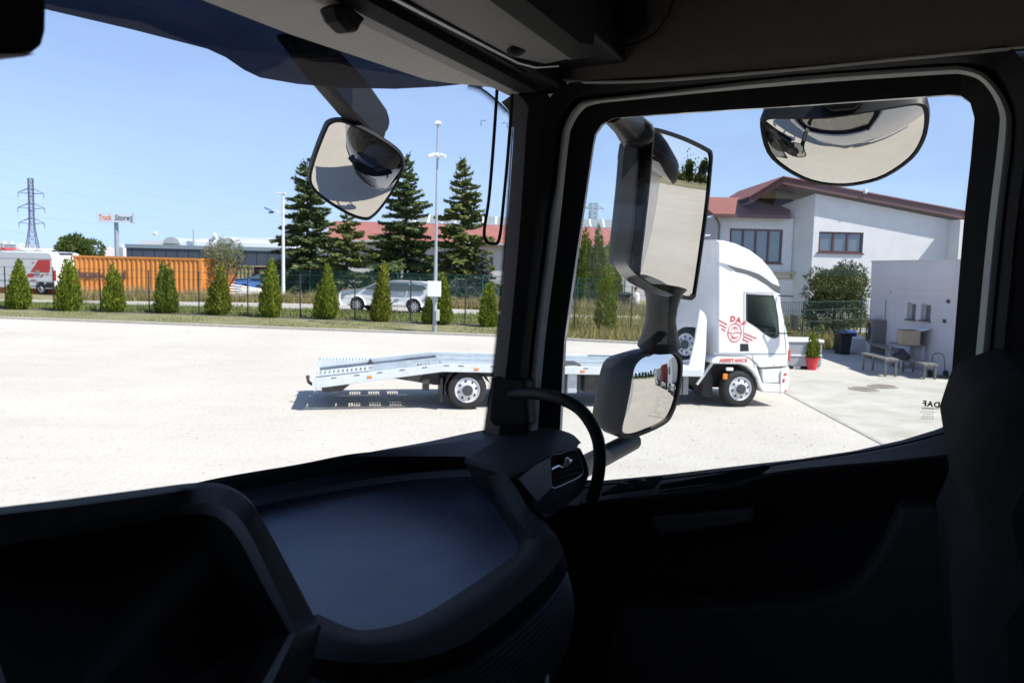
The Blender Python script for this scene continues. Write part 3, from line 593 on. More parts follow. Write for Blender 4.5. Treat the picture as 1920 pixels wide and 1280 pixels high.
MB().prism([V(q, .014) for q in [(1056, 859), (1060, 855), (1064, 859), (1066, 867), (1058, 875), (1053, 873)]], (-.002, -.006, 0)).build('vent_tab', 'chrome', vno, bevel=.001)
MB().prism([V(q, -.02) for q in [(1022, 985), (1075, 945), (1098, 955), (1100, 1040), (1030, 1060)]], (.02, .06, 0)).build('dash_end', 'trim_black', dbo, bevel=.012)
# ---- hooded binnacle at the lower left
ho_ = [(-80, 962), (0, 950), (120, 936), (250, 919), (340, 907), (385, 904), (420, 908), (450, 922), (474, 945), (500, 988), (545, 1070), (596, 1168), (600, 1180), (570, 1300)]
hi_ = [(-80, 1010), (0, 998), (120, 983), (250, 963), (335, 948), (378, 943), (405, 945), (430, 955), (450, 973), (474, 1010), (510, 1085), (553, 1180), (550, 1195), (500, 1300)]
hb_ = [(-80, 1035), (0, 1022), (120, 1003), (250, 982), (330, 967), (372, 963), (395, 966), (415, 975), (434, 992), (458, 1028), (495, 1100), (541, 1183), (540, 1192), (480, 1300)]
hy = lambda i: .72 - .26 * max(0, i - 4) / 9
ol = crom([CY(*q, hy(i)) for i, q in enumerate(ho_)], 4); il_ = crom([CY(*q, hy(i) - .03) for i, q in enumerate(hi_)], 4); bl_ = crom([CY(*q, hy(i) - .005) for i, q in enumerate(hb_)], 4)
hb = MB(); hb.loft([[(q[0] + .02, q[1] + .16, q[2] - .14) for q in ol], ol, [tuple(.5 * (np.array(a) + np.array(b)) + np.array([.002, -.008, .006])) for a, b in zip(ol, il_)], il_]); hbo = hb.build('binnacle_hood', 'trim_black', dbo, smooth=50)
hc_ = MB(); hc_.loft([il_, bl_]); hc_.build('hood_lip', 'hood_lip', dbo, smooth=50)
hp_ = MB(); rc = crom([CY(q[0] * .9 + 100 * .1, q[1] * .9 + 1320 * .1, hy(i) + .03) for i, q in enumerate(hb_)], 4); cp0 = CY(60, 1420, .5); hp_.loft([bl_, rc, [cp0] * len(rc)]); hp_.build('display_recess', 'screen_black', dbo)
MB().tube(crom([CZ(1012, 1222, 2.20), CZ(1021, 1240, 2.19), CZ(1025, 1265, 2.18), CZ(1024, 1310, 2.17)], 4), .004, 8).build('cable', 'seal', dbo, smooth=60)
# ---- passenger seat
se = MB()
prof = [(0.02, -.10), (.0, -.0), (.015, .07), (.07, .095), (.14, .085), (.19, .03), (.205, -.10)]      # (depth back, height) of the rounded top
back = []
fx = [.93, .96, 1.05, 1.25, 1.40, 1.47, 1.49]
for i, x in enumerate(fx):
    e = [.045, .012, 0, .012, .0, .01, .045][i]
    y0 = -.098 - .012 * (x - .93) / .5; zt = 2.60 - e * .9
    back.append([(x, y0 - .09 - e, 1.75), (x, y0 - .045 - e, 2.05), (x, y0 - .02 - e, 2.3), (x, y0 - .005 - e, 2.45)] + [(x, y0 - a - (e if a < .1 else -e), zt + b * (1 - e * 6)) for a, b in prof] + [(x, y0 - .22 + e, 2.3), (x, y0 - .27 + e, 1.75)])
se.loft(back, False); nb = len(back[0]); se.add(back[0], [tuple(range(nb))]); se.add(back[-1], [tuple(range(nb))[::-1]])
seo = se.build('passenger_seat', 'seat_cloth', cab, smooth=70, bevel=.02, seg=3)
cu = MB(); cu.box((.93, -.2, 1.65), (1.49, .32, 1.85)); cu.build('seat_cushion', 'seat_cloth', seo, bevel=.05, seg=3)
sb = MB(); sb.box((1.0, -.2, 1.02), (1.42, .25, 1.66)); sb.build('seat_base', 'trim_black', seo, bevel=.02)
# ---- curtain behind the door
cu_ = MB(); cc = [(1.50 + .018 * math.sin(k * 1.9), -.21 - k * .022) for k in range(34)]
cu_.loft([[(x, y, 1.3) for x, y in cc], [(x, y, 3.2) for x, y in cc]]); cu_.build('curtain', 'curtain', cab, smooth=60)
bp_ = MB(); bp_.box((1.56, -1.4, 1.1), (1.70, -.29, 3.3)); bp_.build('rear_pillar', 'trim_black', cab, bevel=.01)
lin = MB(); lin.box((-.5, -1.42, 1.02), (1.70, -1.40, 3.82)); lin.box((-.5, -1.4, 1.02), (1.7, .9, 1.03)); lin.box((-.5, -1.4, 3.79), (1.7, .6, 3.815)); lin.build('cab_lining', 'trim_black', cab)
# ---- printed mark on the door glass (reads right from outside)
mk = CX(1733, 757, 1.697); mx = frame((1.6985, mk[1] - .012, mk[2]), (0, 1, .06), (0, 0, 1))
text('glass_print', 'DAF', .0145, 'print', cab, mx, .0001, offset=.0006, space=1.15)
q0, q1 = CX(1728, 764, 1.6985), CX(1760, 766, 1.6985); MB().tube([q0, q1], .0007, 4).build('glass_print', 'print', cab)
for k, (w0, w1, yy) in enumerate(((1729, 1752, 767), (1725, 1752, 772), (1730, 1750, 776), (1728, 1752, 780), (1727, 1752, 784))):
    for j in range(5):
        a = w0 + (w1 - w0) * j / 5; b = a + (w1 - w0) * .14; MB().tube([CX(a, yy, 1.6985), CX(b, yy + .3, 1.6985)], .0005, 4).build('glass_print', 'grey_paint', cab)

# ---- outside mirrors
def mirror_glass(outline, centre, aim, R, name, parent, k=5, inset=0):
    """outline in photo pixels; the plane passes through centre and is turned so that the driver sees aim"""
    c = np.array(centre); d = c - np.array([0, 0, HC]); d /= np.linalg.norm(d); t = np.array(aim) - c; t /= np.linalg.norm(t)
    nrm = t - d; nrm /= np.linalg.norm(nrm)
    def hit(q):
        v = cray(*q); s = (nrm @ (c - np.array([0, 0, HC]))) / (nrm @ v); return np.array([0, 0, HC]) + v * s
    px = crom(outline, k, True); loop = [hit(q) for q in px]
    for _ in range(6):                    # let the outline sit on the curved glass, not on its flat chord
        cc = np.mean(loop, 0); new = []
        for q, p_ in zip(px, loop):
            v = cray(*q); sag = np.sum((p_ - cc) ** 2) / (2 * R); s = (nrm @ (c - np.array([0, 0, HC])) - sag) / (nrm @ v); new.append(np.array([0, 0, HC]) + v * s + nrm * sag)
        loop = new
    cc = np.mean(loop, 0)
    rings = [.999, .93, .8, .65, .5, .35, .2, .08]; vs, fs = [], []
    for s in rings:
        for q in loop:
            p_ = cc + (q - cc) * s; r2 = np.sum((p_ - cc) ** 2); vs.append(p_ - nrm * r2 / (2 * R))
    vs.append(cc); n = len(loop)
    for a in range(len(rings) - 1):
        for i in range(n): j = (i + 1) % n; fs.append((a * n + i, a * n + j, (a + 1) * n + j, (a + 1) * n + i))
    a = (len(rings) - 1) * n
    for i in range(n): fs.append((a + i, a + (i + 1) % n, a + n))
    o = MB().add(vs, fs).build(name, 'mirror', parent, smooth=80)
    return o, vs[:n], nrm, cc
def shell(rim, nrm, cc, depth, name, mt, parent, grow=.012, skew=(0, 0, 0), sc=.62, lip=.006):
    skew = np.array(skew, float); L = []
    rim = [np.array(q) for q in rim]
    def sc_(f, off, sk=0): return [cc + (q - cc) * f + nrm * off + skew * sk for q in rim]
    size = np.mean([np.linalg.norm(q - cc) for q in rim]); g = 1 + grow / size
    base = [q + nrm * 0 for q in rim]
    L = [[q * 1.0 - nrm * .004 for q in base], [q + nrm * lip for q in base], [cc + (q - cc) * g + nrm * lip for q in base], [cc + (q - cc) * (g + .01) - nrm * .012 for q in base],
         [cc + (q - cc) * (g - .02) - nrm * depth * .45 + skew * .4 for q in base], [cc + (q - cc) * (g * .5 + sc * .5) - nrm * depth * .85 + skew * .85 for q in base], [cc + (q - cc) * sc - nrm * depth + skew for q in base]]
    return MB().loft(L, True, True).build(name, mt, parent, smooth=45)
cabside = cab
mm = MB()  # main mirror arm, upper bracket
mrt = MB().prism([CX(*q, 1.99) for q in ((1140, 214), (1205, 216), (1224, 232), (1230, 247), (1224, 262), (1196, 273), (1174, 271), (1160, 250))], (.10, .03, 0)).build('side_mirror', 'housing', cab, bevel=.02, seg=3)
MB().tube([CX(1146, 205, 1.74), CX(1165, 222, 1.90), CX(1190, 245, 2.03)], [.03, .034, .04], 12).build('mirror_bracket', 'housing', mrt, smooth=60)
g1, r1, n1, c1 = mirror_glass([(1224, 262), (1224, 250), (1233, 247), (1280, 262), (1322, 282), (1331, 292), (1330, 320), (1322, 400), (1303, 535), (1298, 552), (1286, 555), (1240, 541), (1203, 520), (1199, 505), (1206, 440), (1216, 350)], CX(1268, 405, 2.14), (1.95, -22, .35), 2.6, 'mirror_glass', mrt, 3)
shell(r1, n1, c1, .11, 'mirror_housing', 'housing', mrt, .008, (.0, .05, 0), .7)
g2, r2, n2, c2 = mirror_glass([(1184, 700), (1192, 680), (1210, 667), (1240, 661), (1258, 661), (1271, 672), (1274, 695), (1268, 740), (1256, 775), (1240, 792), (1200, 810), (1176, 815), (1164, 806), (1170, 775), (1178, 735)], CX(1222, 738, 2.10), (6.0, -12, .1), .42, 'wide_angle_glass', mrt, 3)
shell(r2, n2, c2, .10, 'wide_angle_housing', 'housing', mrt, .009, (.02, .045, 0), .66)
# inner shells of the two housings, facing the cab
Lq = crom([(1192, 268), (1172, 274), (1165, 350), (1157, 430), (1149, 476), (1152, 498), (1170, 522), (1205, 543), (1250, 557)], 3)
Mq = crom([(1204, 266), (1195, 280), (1189, 350), (1183, 430), (1173, 476), (1177, 497), (1194, 516), (1224, 536), (1264, 553)], 3)
Gq = crom([(1226, 250), (1223, 264), (1215, 350), (1205, 440), (1198, 503), (1202, 520), (1215, 531), (1240, 544), (1284, 558)], 3)
MB().loft([[CX(*q, 2.16) for q in Gq], [CX(*q, 2.10) for q in Lq], [CX(*q, 2.0) for q in Lq], [CX(*q, 2.035) for q in Mq]]).build('mirror_inner_shell', 'housing', mrt, smooth=60)
MB().loft([[CX(*q, 2.035) for q in Mq], [CX(*(np.array(q) * .5 + np.array(g) * .5), 2.085) for q, g in zip(Mq, Gq)], [CX(*q, 2.09) for q in Gq]]).build('mirror_cheek', 'housing_gloss', mrt, smooth=60)
MB().tube(crom([CX(1245, 540, 2.13), CX(1240, 585, 2.12), CX(1238, 610, 2.13), CX(1236, 646, 2.15)], 4), [.062, .052, .046, .043, .042, .041, .041, .042, .044, .047, .05, .055, .06], 14).build('mirror_neck', 'housing', mrt, smooth=60)
MB().tube(crom([CX(1186, 826, 2.16), CX(1150, 845, 2.04), CX(1110, 866, 1.90), CX(1080, 883, 1.77)], 4), [.027] * 13, 12).build('mirror_foot', 'housing', mrt, smooth=60)
# ramp mirror above the door
g3, r3, n3, c3 = mirror_glass([(1432, 240), (1436, 226), (1452, 222), (1500, 222), (1560, 220), (1640, 208), (1700, 198), (1722, 197), (1733, 206), (1735, 230), (1728, 262), (1706, 296), (1660, 328), (1615, 342), (1570, 346), (1520, 338), (1475, 315), (1444, 285)], CX(1585, 270, 1.97), (1.98, .12, .6), .30, 'ramp_mirror_glass', None, 3)
rmo = shell(r3, n3, c3, .05, 'ramp_mirror', 'housing', cab, .007, (0, 0, .035), .75, .003); g3.parent = rmo
MB().prism([CX(*q, 1.90) for q in ((1534, 176), (1622, 170), (1620, 188), (1604, 203), (1560, 207), (1542, 196))], (.06, 0, 0)).build('mirror_bracket', 'rubber', rmo, bevel=.006)
# front mirror on its arm
g4, r4, n4, c4 = mirror_glass([(583, 330), (594, 290), (611, 247), (620, 233), (640, 229), (668, 240), (700, 256), (738, 281), (752, 300), (752, 318), (738, 352), (716, 385), (698, 404), (684, 409), (655, 400), (612, 374), (588, 352)], CY(668, 318, 1.30), (1.0, 1.35, 1.5), .36, 'front_mirror_glass', None, 3)
fmo = shell(r4, n4, c4, .07, 'front_mirror', 'housing', cab, .006, (-.02, .03, -.015), .7, .003); g4.parent = fmo
MB().prism([CY(*q, 1.26) for q in ((540, 60), (636, 92), (690, 150), (728, 205), (735, 228), (730, 246), (715, 257), (698, 252), (660, 213), (600, 142))], (0, .05, 0)).build('mirror_arm', 'housing', fmo, bevel=.012)
MB().tube([CY(712, 238, 1.28), CY(706, 262, 1.30), CY(690, 285, 1.33)], .02, 10).build('mirror_pivot', 'housing', fmo, smooth=60)
# ================================================================== VEHICLES
def wheel(parent, c, ax, R=.39, w=.26, rimr=.26, kind='truck', out=1):
    """c: centre of the outer face; ax: outward axis"""
    ax = np.array(ax, float); ax /= np.linalg.norm(ax); c = np.array(c, float)
    t = MB(); t.lathe([(rimr, -w), (R * .92, -w), (R, -w * .85), (R, -w * .15), (R * .965, -.02), (R * .86, .0), (rimr * 1.04, -.006), (rimr, -.02)], c, ax, 32)
    wo = t.build('wheel', 'tyre', parent, smooth=40)
    if kind == 'truck':
        MB().lathe([(rimr, -.03), (rimr, .004), (rimr * .95, .004), (rimr * .88, -.02), (rimr * .60, -.004), (rimr * .52, .01), (rimr * .47, .03), (rimr * .2, .04)], c, ax, 28).build('rim', 'rim', wo, smooth=35)
        h = np.array([0, 0, 1.0]); a = np.cross(ax, h); a /= np.linalg.norm(a); b = np.cross(ax, a)
        MB().lathe([(rimr * .43, .025), (rimr * .42, .055), (rimr * .3, .06)], c, ax, 20).build('hub_cap', 'rim_dark', wo, smooth=35)
        for k in range(8):
            q = c + rimr * .70 * (a * math.cos(k * math.pi / 4 + .2) + b * math.sin(k * math.pi / 4 + .2)) - ax * .012
            MB().lathe([(.026, 0), (.026, .010)], q, ax, 8).build('hand_hole', 'rim_dark', wo)
    else:
        h = np.array([0, 0, 1.0]); a = np.cross(ax, h); a /= np.linalg.norm(a); b = np.cross(ax, a)
        MB().lathe([(rimr, -.03), (rimr, -.004), (rimr * .92, -.006), (rimr * .9, -.05), (rimr * .2, -.05)], c, ax, 28).build('rim', 'rim_dark', wo, smooth=35)
        s = MB()
        for k in range(10):
            an = k * 2 * math.pi / 10; dr = a * math.cos(an) + b * math.sin(an); sd_ = np.cross(ax, dr)
            s.add([c + dr * rimr * .12 + sd_ * .03 + ax * -.012, c + dr * rimr * .12 - sd_ * .03 + ax * -.012, c + dr * rimr * .95 - sd_ * .02 + ax * -.008, c + dr * rimr * .95 + sd_ * .02 + ax * -.008,
                   c + dr * rimr * .12 + sd_ * .03 + ax * -.045, c + dr * rimr * .12 - sd_ * .03 + ax * -.045, c + dr * rimr * .95 - sd_ * .02 + ax * -.045, c + dr * rimr * .95 + sd_ * .02 + ax * -.045],
                  [(0, 1, 2, 3), (4, 7, 6, 5), (0, 3, 7, 4), (1, 5, 6, 2), (3, 2, 6, 7)])
        s.build('spokes', 'rim', wo)
    return wo

# ------------------------------------------------------------------ recovery truck with sloping bed
T0 = np.array([-0.86, 15.26, 0.0]); TA = math.atan2(.187, .982)
ta, tn = np.array([math.cos(TA), math.sin(TA), 0]), np.array([-math.sin(TA), math.cos(TA), 0])
tow = empty('recovery_truck', T0 + np.array([0, 0, .02]), TA, 'white recovery truck with red emblem and long sloping galvanised bed', 'truck')
def tl_(px, py, yl=0.0):                  # pixel -> truck's own x, z on the upright plane yl behind its near side
    d = ray(px, py); o = T0 + tn * yl; s = ((o - cC) @ tn) / (d @ tn); q = cC + d * s - T0; return (q @ ta, q[2] - .02)
def R7(u, v, yl=0.0): return tl_(1240 + u / 3.369, 420 + v / 3.369, yl)
def TP(l, yl): return [(x, yl, z) for x, z in l]
WID = 2.25
cabp = [R7(*q) for q in [(352, 98), (410, 104), (470, 120), (560, 160), (640, 220), (700, 290), (740, 350), (753, 388), (755, 440), (766, 500), (780, 580), (806, 690), (818, 760), (822, 830), (812, 900)]]
body = cabp + [R7(*q) for q in [(770, 905), (640, 912), (622, 905), (600, 880), (560, 850), (520, 838), (430, 834), (352, 832)]]
def cab_loops(pts):                       # cab drawn in slightly towards front and edges
    c = np.mean(np.array(pts), 0); xs = [q[0] for q in pts]; fx_ = max(xs)
    def at_(y, ins): return [(x + (c[0] - x) * ins * .5 if x < fx_ - .3 else x - ins * 1.1 * (1 if y > -9 else 0), y, z + (c[1] - z) * ins * .35) for x, z in pts]
    return [at_(.0, .10), at_(.03, .03), at_(.12, 0), at_(WID / 2, -.03), at_(WID - .12, 0), at_(WID - .03, .03), at_(WID, .10)]
cbm = MB(); cbm.loft(cab_loops(body), True, True); cbo = cbm.build('cab', 'white_paint', tow)
WIN = [(535, 440), (708, 450), (722, 500), (738, 590), (745, 690), (738, 712), (720, 722), (692, 718), (650, 692), (600, 652), (535, 610)]
_cw = np.mean(np.array(WIN), 0); win_in = [R7(*(_cw + (np.array(q) - _cw) * .93)) for q in WIN]
cut = MB().prism(TP(win_in, -.3), (0, WID + .6, 0)).build('cutter', 'white_paint', tow)      # the door windows go right through the cab
bm_ = cbo.modifiers.new('cut', 'BOOLEAN'); bm_.operation = 'DIFFERENCE'; bm_.object = cut; bm_.solver = 'EXACT'
bpy.context.view_layer.update(); _me = bpy.data.meshes.new_from_object(cbo.evaluated_get(bpy.context.evaluated_depsgraph_get()))
cbo.modifiers.clear(); cbo.data = _me; bpy.data.objects.remove(cut)
_me.polygons.foreach_set('use_smooth', [True] * len(_me.polygons)); _me.set_sharp_from_angle(angle=math.radians(38))
MB().loft([TP([tuple(np.array(q) * .995 + np.array(np.mean(win_in, 0)) * .005) for q in win_in], y) for y in (.02, WID - .02)], True).build('cab_lining', 'white_matt', cbo)
for sy in (.35, 1.45):
    x_, z_ = R7(590, 560); MB().box((x_ - .12, sy, z_ - .5), (x_ + .02, sy + .45, z_ + .1)).build('cab_seat', 'black_plastic', cbo, bevel=.04)
x_, z_ = R7(690, 640); MB().lathe([(.17, 0), (.2, .015), (.17, .03)], (x_, 1.55, z_), (-.6, 0, .8), 18).build('steering_wheel', 'black_plastic', cbo)
MB().prism(TP([R7(*q) for q in [(650, 660), (742, 655), (742, 712), (690, 716)]], .1), (0, WID - .2, 0)).build('cab_dash', 'steel_dark', cbo)
# dark channel under the roof fairing
MB().prism(TP([R7(*q) for q in [(405, 252), (470, 272), (560, 295), (620, 318), (665, 348), (700, 375), (752, 395), (750, 440), (715, 425), (665, 385), (600, 345), (540, 318), (470, 302), (448, 285)]], -.004), (0, .03, 0)).build('fairing_channel', 'fairing_grey', cbo)
MB().prism(TP([R7(*q) for q in [(352, 238), (405, 250), (450, 292), (448, 300), (352, 250)]], -.005), (0, .02, 0)).build('fairing_edge', 'car_grey', cbo)
MB().prism(TP([R7(*q) for q in [(445, 318), (540, 332), (610, 360), (690, 412), (440, 404)]], -.003), (0, .02, 0)).build('roof_panel', 'white_matt', cbo)
win = [(535, 440), (708, 450), (722, 500), (738, 590), (745, 690), (738, 712), (720, 722), (692, 718), (650, 692), (600, 652), (535, 610)]
wo_l = [R7(*q) for q in win]; MB().loft([TP(wo_l, .02), TP(wo_l, -.006), TP(win_in, -.006), TP(win_in, .03)], True).build('door_frame', 'black_plastic', cbo)
for y_ in (.012, WID - .016): MB().add(TP(win_in, y_), [tuple(range(len(win_in)))]).build('side_window', 'cab_glass', cbo)
MB().prism(TP([R7(*q) for q in [(498, 755), (548, 756), (553, 802), (497, 803)]], -.005), (0, .02, 0)).build('door_handle', 'black_plastic', cbo)
MB().prism(TP([R7(*q) for q in [(330, 812), (790, 816), (790, 824), (330, 826)]], -.004), (0, .02, 0)).build('rub_strip', 'car_grey', cbo)
for a, b in (((523, 430), (523, 620)), ((523, 430), (712, 436)), ((575, 822), (590, 905)), ((352, 250), (352, 820)), ((770, 560), (790, 820)), ((523, 620), (520, 740))):
    MB().tube([(R7(*a)[0], -.004, R7(*a)[1]), (R7(*b)[0], -.004, R7(*b)[1])], .006, 5).build('door_gap', 'car_grey', cbo)
MB().prism(TP([R7(*q) for q in [(352, 832), (530, 838), (560, 852), (600, 890), (640, 1005), (750, 1008), (753, 915), (812, 900), (806, 950), (800, 1040), (775, 1068), (640, 1062), (620, 1030), (604, 975), (575, 930), (540, 900), (500, 886), (320, 882), (318, 860)]], .0), (0, WID, 0)).build('wheel_arch', 'white_paint', tow, bevel=.03)
MB().prism(TP([R7(*q) for q in [(642, 918), (755, 912), (750, 1000), (650, 1000)]], .02), (0, WID - .04, 0)).build('step', 'white_matt', tow)
MB().prism(TP([R7(*q) for q in [(752, 935), (757, 935), (752, 1070), (748, 1070)]], -.004), (0, .02, 0)).build('bumper_gap', 'car_grey', tow)
for a in ([(775, 942), (796, 942), (790, 955), (772, 958)], [(768, 975), (780, 978), (778, 1000), (764, 1000)], [(785, 1045), (792, 1048), (786, 1060), (778, 1060)]):
    MB().prism(TP([R7(*q) for q in a], -.006), (0, .02, 0)).build('bumper_mark', 'red', tow)
MB().prism(TP([R7(*q) for q in [(808, 790), (818, 792), (816, 870), (806, 868)]], -.004), (0, .02, 0)).build('front_mark', 'red_faint', tow)
# lettering and emblem on the cab door
def cp_(u, v, yl=-.007): x, z = R7(u, v, 0); return np.array([x, yl, z])
for ch, (u, v), an in (('D', (451, 600), -.05), ('A', (487, 607), -.12), ('F', (516, 630), -.75)):
    ex = Vector((math.cos(an), 0, math.sin(an))); ez = Vector((-math.sin(an), 0, math.cos(an))); text('lettering', ch, .155, 'red', cbo, frame(cp_(u, v), ex, ez), .001, offset=.006)
ec = cp_(463, 686); rx = .155; rz = .195
def ell(f, k0=0, k1=40): return [(ec[0] + f * rx * math.cos(2 * math.pi * k / 40), ec[1], ec[2] + f * rz * math.sin(2 * math.pi * k / 40)) for k in range(k0, k1 + 1)]
MB().loft([ell(1.0), ell(.90)]).build('emblem', 'red', cbo)
for k0, k1 in ((3, 18), (22, 37)): MB().loft([ell(.62, k0, k1), ell(.54, k0, k1)]).build('emblem', 'red', cbo)
for a, b in (((453, 652), (476, 652)), ((466, 652), (460, 670)), ((420, 684), (450, 690)), ((455, 692), (470, 682)), ((470, 682), (500, 688)), ((445, 720), (480, 716)), ((452, 700), (448, 720))):
    p0, p1 = cp_(*a), cp_(*b); t = (p1 - p0) / np.linalg.norm(p1 - p0); nn = np.array([-t[2], 0, t[0]]) * .009
    MB().add([p0 - nn, p1 - nn, p1 + nn, p0 + nn], [(0, 1, 2, 3)]).build('emblem', 'red', cbo)
for a, b in (((362, 606), (417, 636)), ((370, 634), (411, 656)), ((378, 659), (405, 676)), ((524, 690), (600, 722)), ((520, 708), (576, 734)), ((512, 726), (553, 746))):
    p0, p1 = cp_(*a), cp_(*b); t = (p1 - p0) / np.linalg.norm(p1 - p0); nn = np.array([-t[2], 0, t[0]]) * .011
    MB().add([p0 - nn, p1 - nn, p1 + nn, p0 + nn], [(0, 1, 2, 3)]).build('emblem_bar', 'red', cbo)
text('lettering', 'ASSISTANCE', .10, 'red_faint', tow, frame(cp_(455, 861, -.006), (1, 0, -.01), (0, 0, 1)), .001, offset=.004, space=1.12)
text('lettering', 'LF', .06, 'car_grey', cbo, frame(cp_(712, 890, -.006), (1, 0, 0), (0, 0, 1)), .001)
# mirrors of that truck
MB().prism([(R7(*q, 0)[0], -.28, R7(*q, 0)[1]) for q in ((784, 566), (816, 564), (821, 600), (818, 664), (788, 668))], (.0, .12, 0)).build('door_mirror', 'black_plastic', cbo, bevel=.02)
MB().prism([(R7(*q, 0)[0], 1.9, R7(*q, 0)[1]) for q in ((782, 470), (812, 462), (816, 530), (792, 545))], (.0, .12, 0)).build('door_mirror', 'grey_plastic', cbo, bevel=.02)
for a, b in (((735, 452), (800, 455)), ((650, 688), (792, 686))): MB().tube([(R7(*a)[0], -.02, R7(*a)[1]), (R7(*b)[0], -.22, R7(*b)[1])], .014, 6).build('mirror_arm', 'black_plastic', cbo)
MB().prism(TP([R7(*q) for q in [(270, 60), (376, 60), (376, 70), (270, 72)]], .5), (0, 1.2, 0)).build('roof_rail', 'galv', cbo)
MB().prism(TP([R7(*q) for q in [(290, 70), (345, 72), (345, 96), (280, 96)]], .7), (0, .6, 0)).build('roof_lamp', 'grey_plastic', cbo, bevel=.02)
# chassis, wheels
zc = lambda px, py: tl_(px, py)
WR = .385
fwx = tl_(1390, 732)[0]; rwx = tl_(877, 732)[0]
for x, k in ((fwx, 0), (rwx, 1)):
    wheel(tow, (x, .05, WR), (0, -1, 0), WR, .25 if k == 0 else .5, .245); wheel(tow, (x, WID - .05, WR), (0, 1, 0), WR, .25 if k == 0 else .5, .245)
ch = MB(); ch.box((rwx - 1.1, .72, .55), (fwx + .7, .84, .80)); ch.box((rwx - 1.1, WID - .84, .55), (fwx + .7, WID - .72, .80)); ch.box((rwx - .06, .2, WR - .06), (rwx + .06, WID - .2, WR + .06)); ch.box((fwx - .05, .2, WR - .05), (fwx + .05, WID - .2, WR + .05))
ch.build('chassis', 'steel_dark', tow)
fd = MB(); fd.loft([[(rwx + (WR + .07) * math.cos(a), y, WR + (WR + .07) * math.sin(a)) for a in np.linspace(math.radians(200), math.radians(20), 14)] for y in (.02, .62)]); fd.build('mudguard', 'black_plastic', tow, smooth=50, solid=.015)
MB().box((rwx - .52, .05, .16), (rwx - .48, .6, .62)).build('mudflap', 'black_plastic', tow)
MB().prism(TP([R7(*q) for q in [(300, 890), (335, 890), (365, 1000), (360, 1110), (300, 1105)]], .3), (0, .5, 0)).build('mudflap', 'black_plastic', tow)
inner = MB(); inner.box((fwx - .75, .5, .35), (fwx + .55, WID - .5, 1.0)); inner.build('engine', 'black_plastic', tow)
MB().lathe([(.03, 0), (.03, .55), (.018, .55), (.018, .75)], (R7(243, 1020)[0], .15, R7(243, 1020)[1]), (R7(330, 900)[0] - R7(243, 1020)[0], 0, R7(330, 900)[1] - R7(243, 1020)[1]), 10).build('tilt_ram', 'rim', tow, smooth=40)
MB().box((R7(392, 945)[0], -.01, R7(392, 980)[1]), (R7(418, 945)[0], .04, R7(418, 945)[1])).build('side_lamp', 'amber', tow, bevel=.01)
MB().box((R7(415, 905)[0], -.0, R7(415, 925)[1]), (R7(455, 905)[0], .06, R7(455, 908)[1])).build('reflector', 'white_plastic', tow)
# bed: near side member follows tail -> knee -> front
def bedz(x, dz=0): return float(np.interp(x, BX, BZ)) + dz
e0, e1, e2 = tl_(592, 712), tl_(830, 684), tl_(1318, 694)
BX, BZ = [e0[0], e1[0], e2[0]], [e0[1] + .03, e1[1] + .02, e2[1] + .02]
xt, xk, xf = BX
for y0 in (-.02, WID - .06):
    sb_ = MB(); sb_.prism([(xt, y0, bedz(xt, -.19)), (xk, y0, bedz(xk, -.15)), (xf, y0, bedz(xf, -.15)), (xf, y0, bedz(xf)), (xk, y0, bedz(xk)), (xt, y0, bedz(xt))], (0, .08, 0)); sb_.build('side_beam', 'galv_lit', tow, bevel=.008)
    lp = MB()
for k in range(12):
    x = xt + .28 + k * .42 if k < 6 else xk + .3 + (k - 6) * .62
    if x < xf - .1: MB().prism([(x, -.024, bedz(x, -.035)), (x + .1, -.024, bedz(x + .1, -.035)), (x + .1, -.024, bedz(x + .1, -.018)), (x, -.024, bedz(x, -.018))], (0, .01, 0)).build('lashing_slot', 'steel_dark', tow)
# two wheel tracks, pierced in five groups of slots on the slope
slot_groups = []
for y0, y1 in ((.10, .72), (WID - .72, WID - .10)):
    tr_ = MB(); L = xk - xt
    for a, b in ((y0, y0 + .12), (y1 - .12, y1)): tr_.prism([(xt, a, bedz(xt, -.03)), (xk, a, bedz(xk, -.03)), (xk, b, bedz(xk, -.03)), (xt, b, bedz(xt, -.03))], (0, 0, .025))
    solid, x = [], xt
    for g in range(5):
        gx0 = xt + .18 + g * (L - .2) / 5
        solid.append((x, gx0)); x = gx0
        for s in range(5): solid.append((x + .034, x + .052)); x += .052
    solid.append((x, xk))
    for a, b in solid: tr_.prism([(a, y0 + .12, bedz(a, -.03)), (b, y0 + .12, bedz(b, -.03)), (b, y1 - .12, bedz(b, -.03)), (a, y1 - .12, bedz(a, -.03))], (0, 0, .004))
    tr_.build('wheel_track', 'galv', tow)
fl = MB(); fl.prism([(xt, .72, bedz(xt, -.10)), (xk, .72, bedz(xk, -.10)), (xk, WID - .72, bedz(xk, -.10)), (xt, WID - .72, bedz(xt, -.10))], (0, 0, .02)); fl.build('bed_floor', 'galv', tow)
fl = MB(); fl.prism([(xk, .06, bedz(xk, -.04)), (xf, .06, bedz(xf, -.04)), (xf, WID - .06, bedz(xf, -.04)), (xk, WID - .06, bedz(xk, -.04))], (0, 0, .03)); fl.build('bed_floor', 'galv', tow)
for y0 in (.70, WID - .74): MB().prism([(xt, y0, bedz(xt)), (xk, y0, bedz(xk)), (xf, y0, bedz(xf)), (xf, y0, bedz(xf, .05)), (xk, y0, bedz(xk, .05)), (xt, y0, bedz(xt, .05))], (0, .04, 0)).build('guide_rail', 'galv', tow)
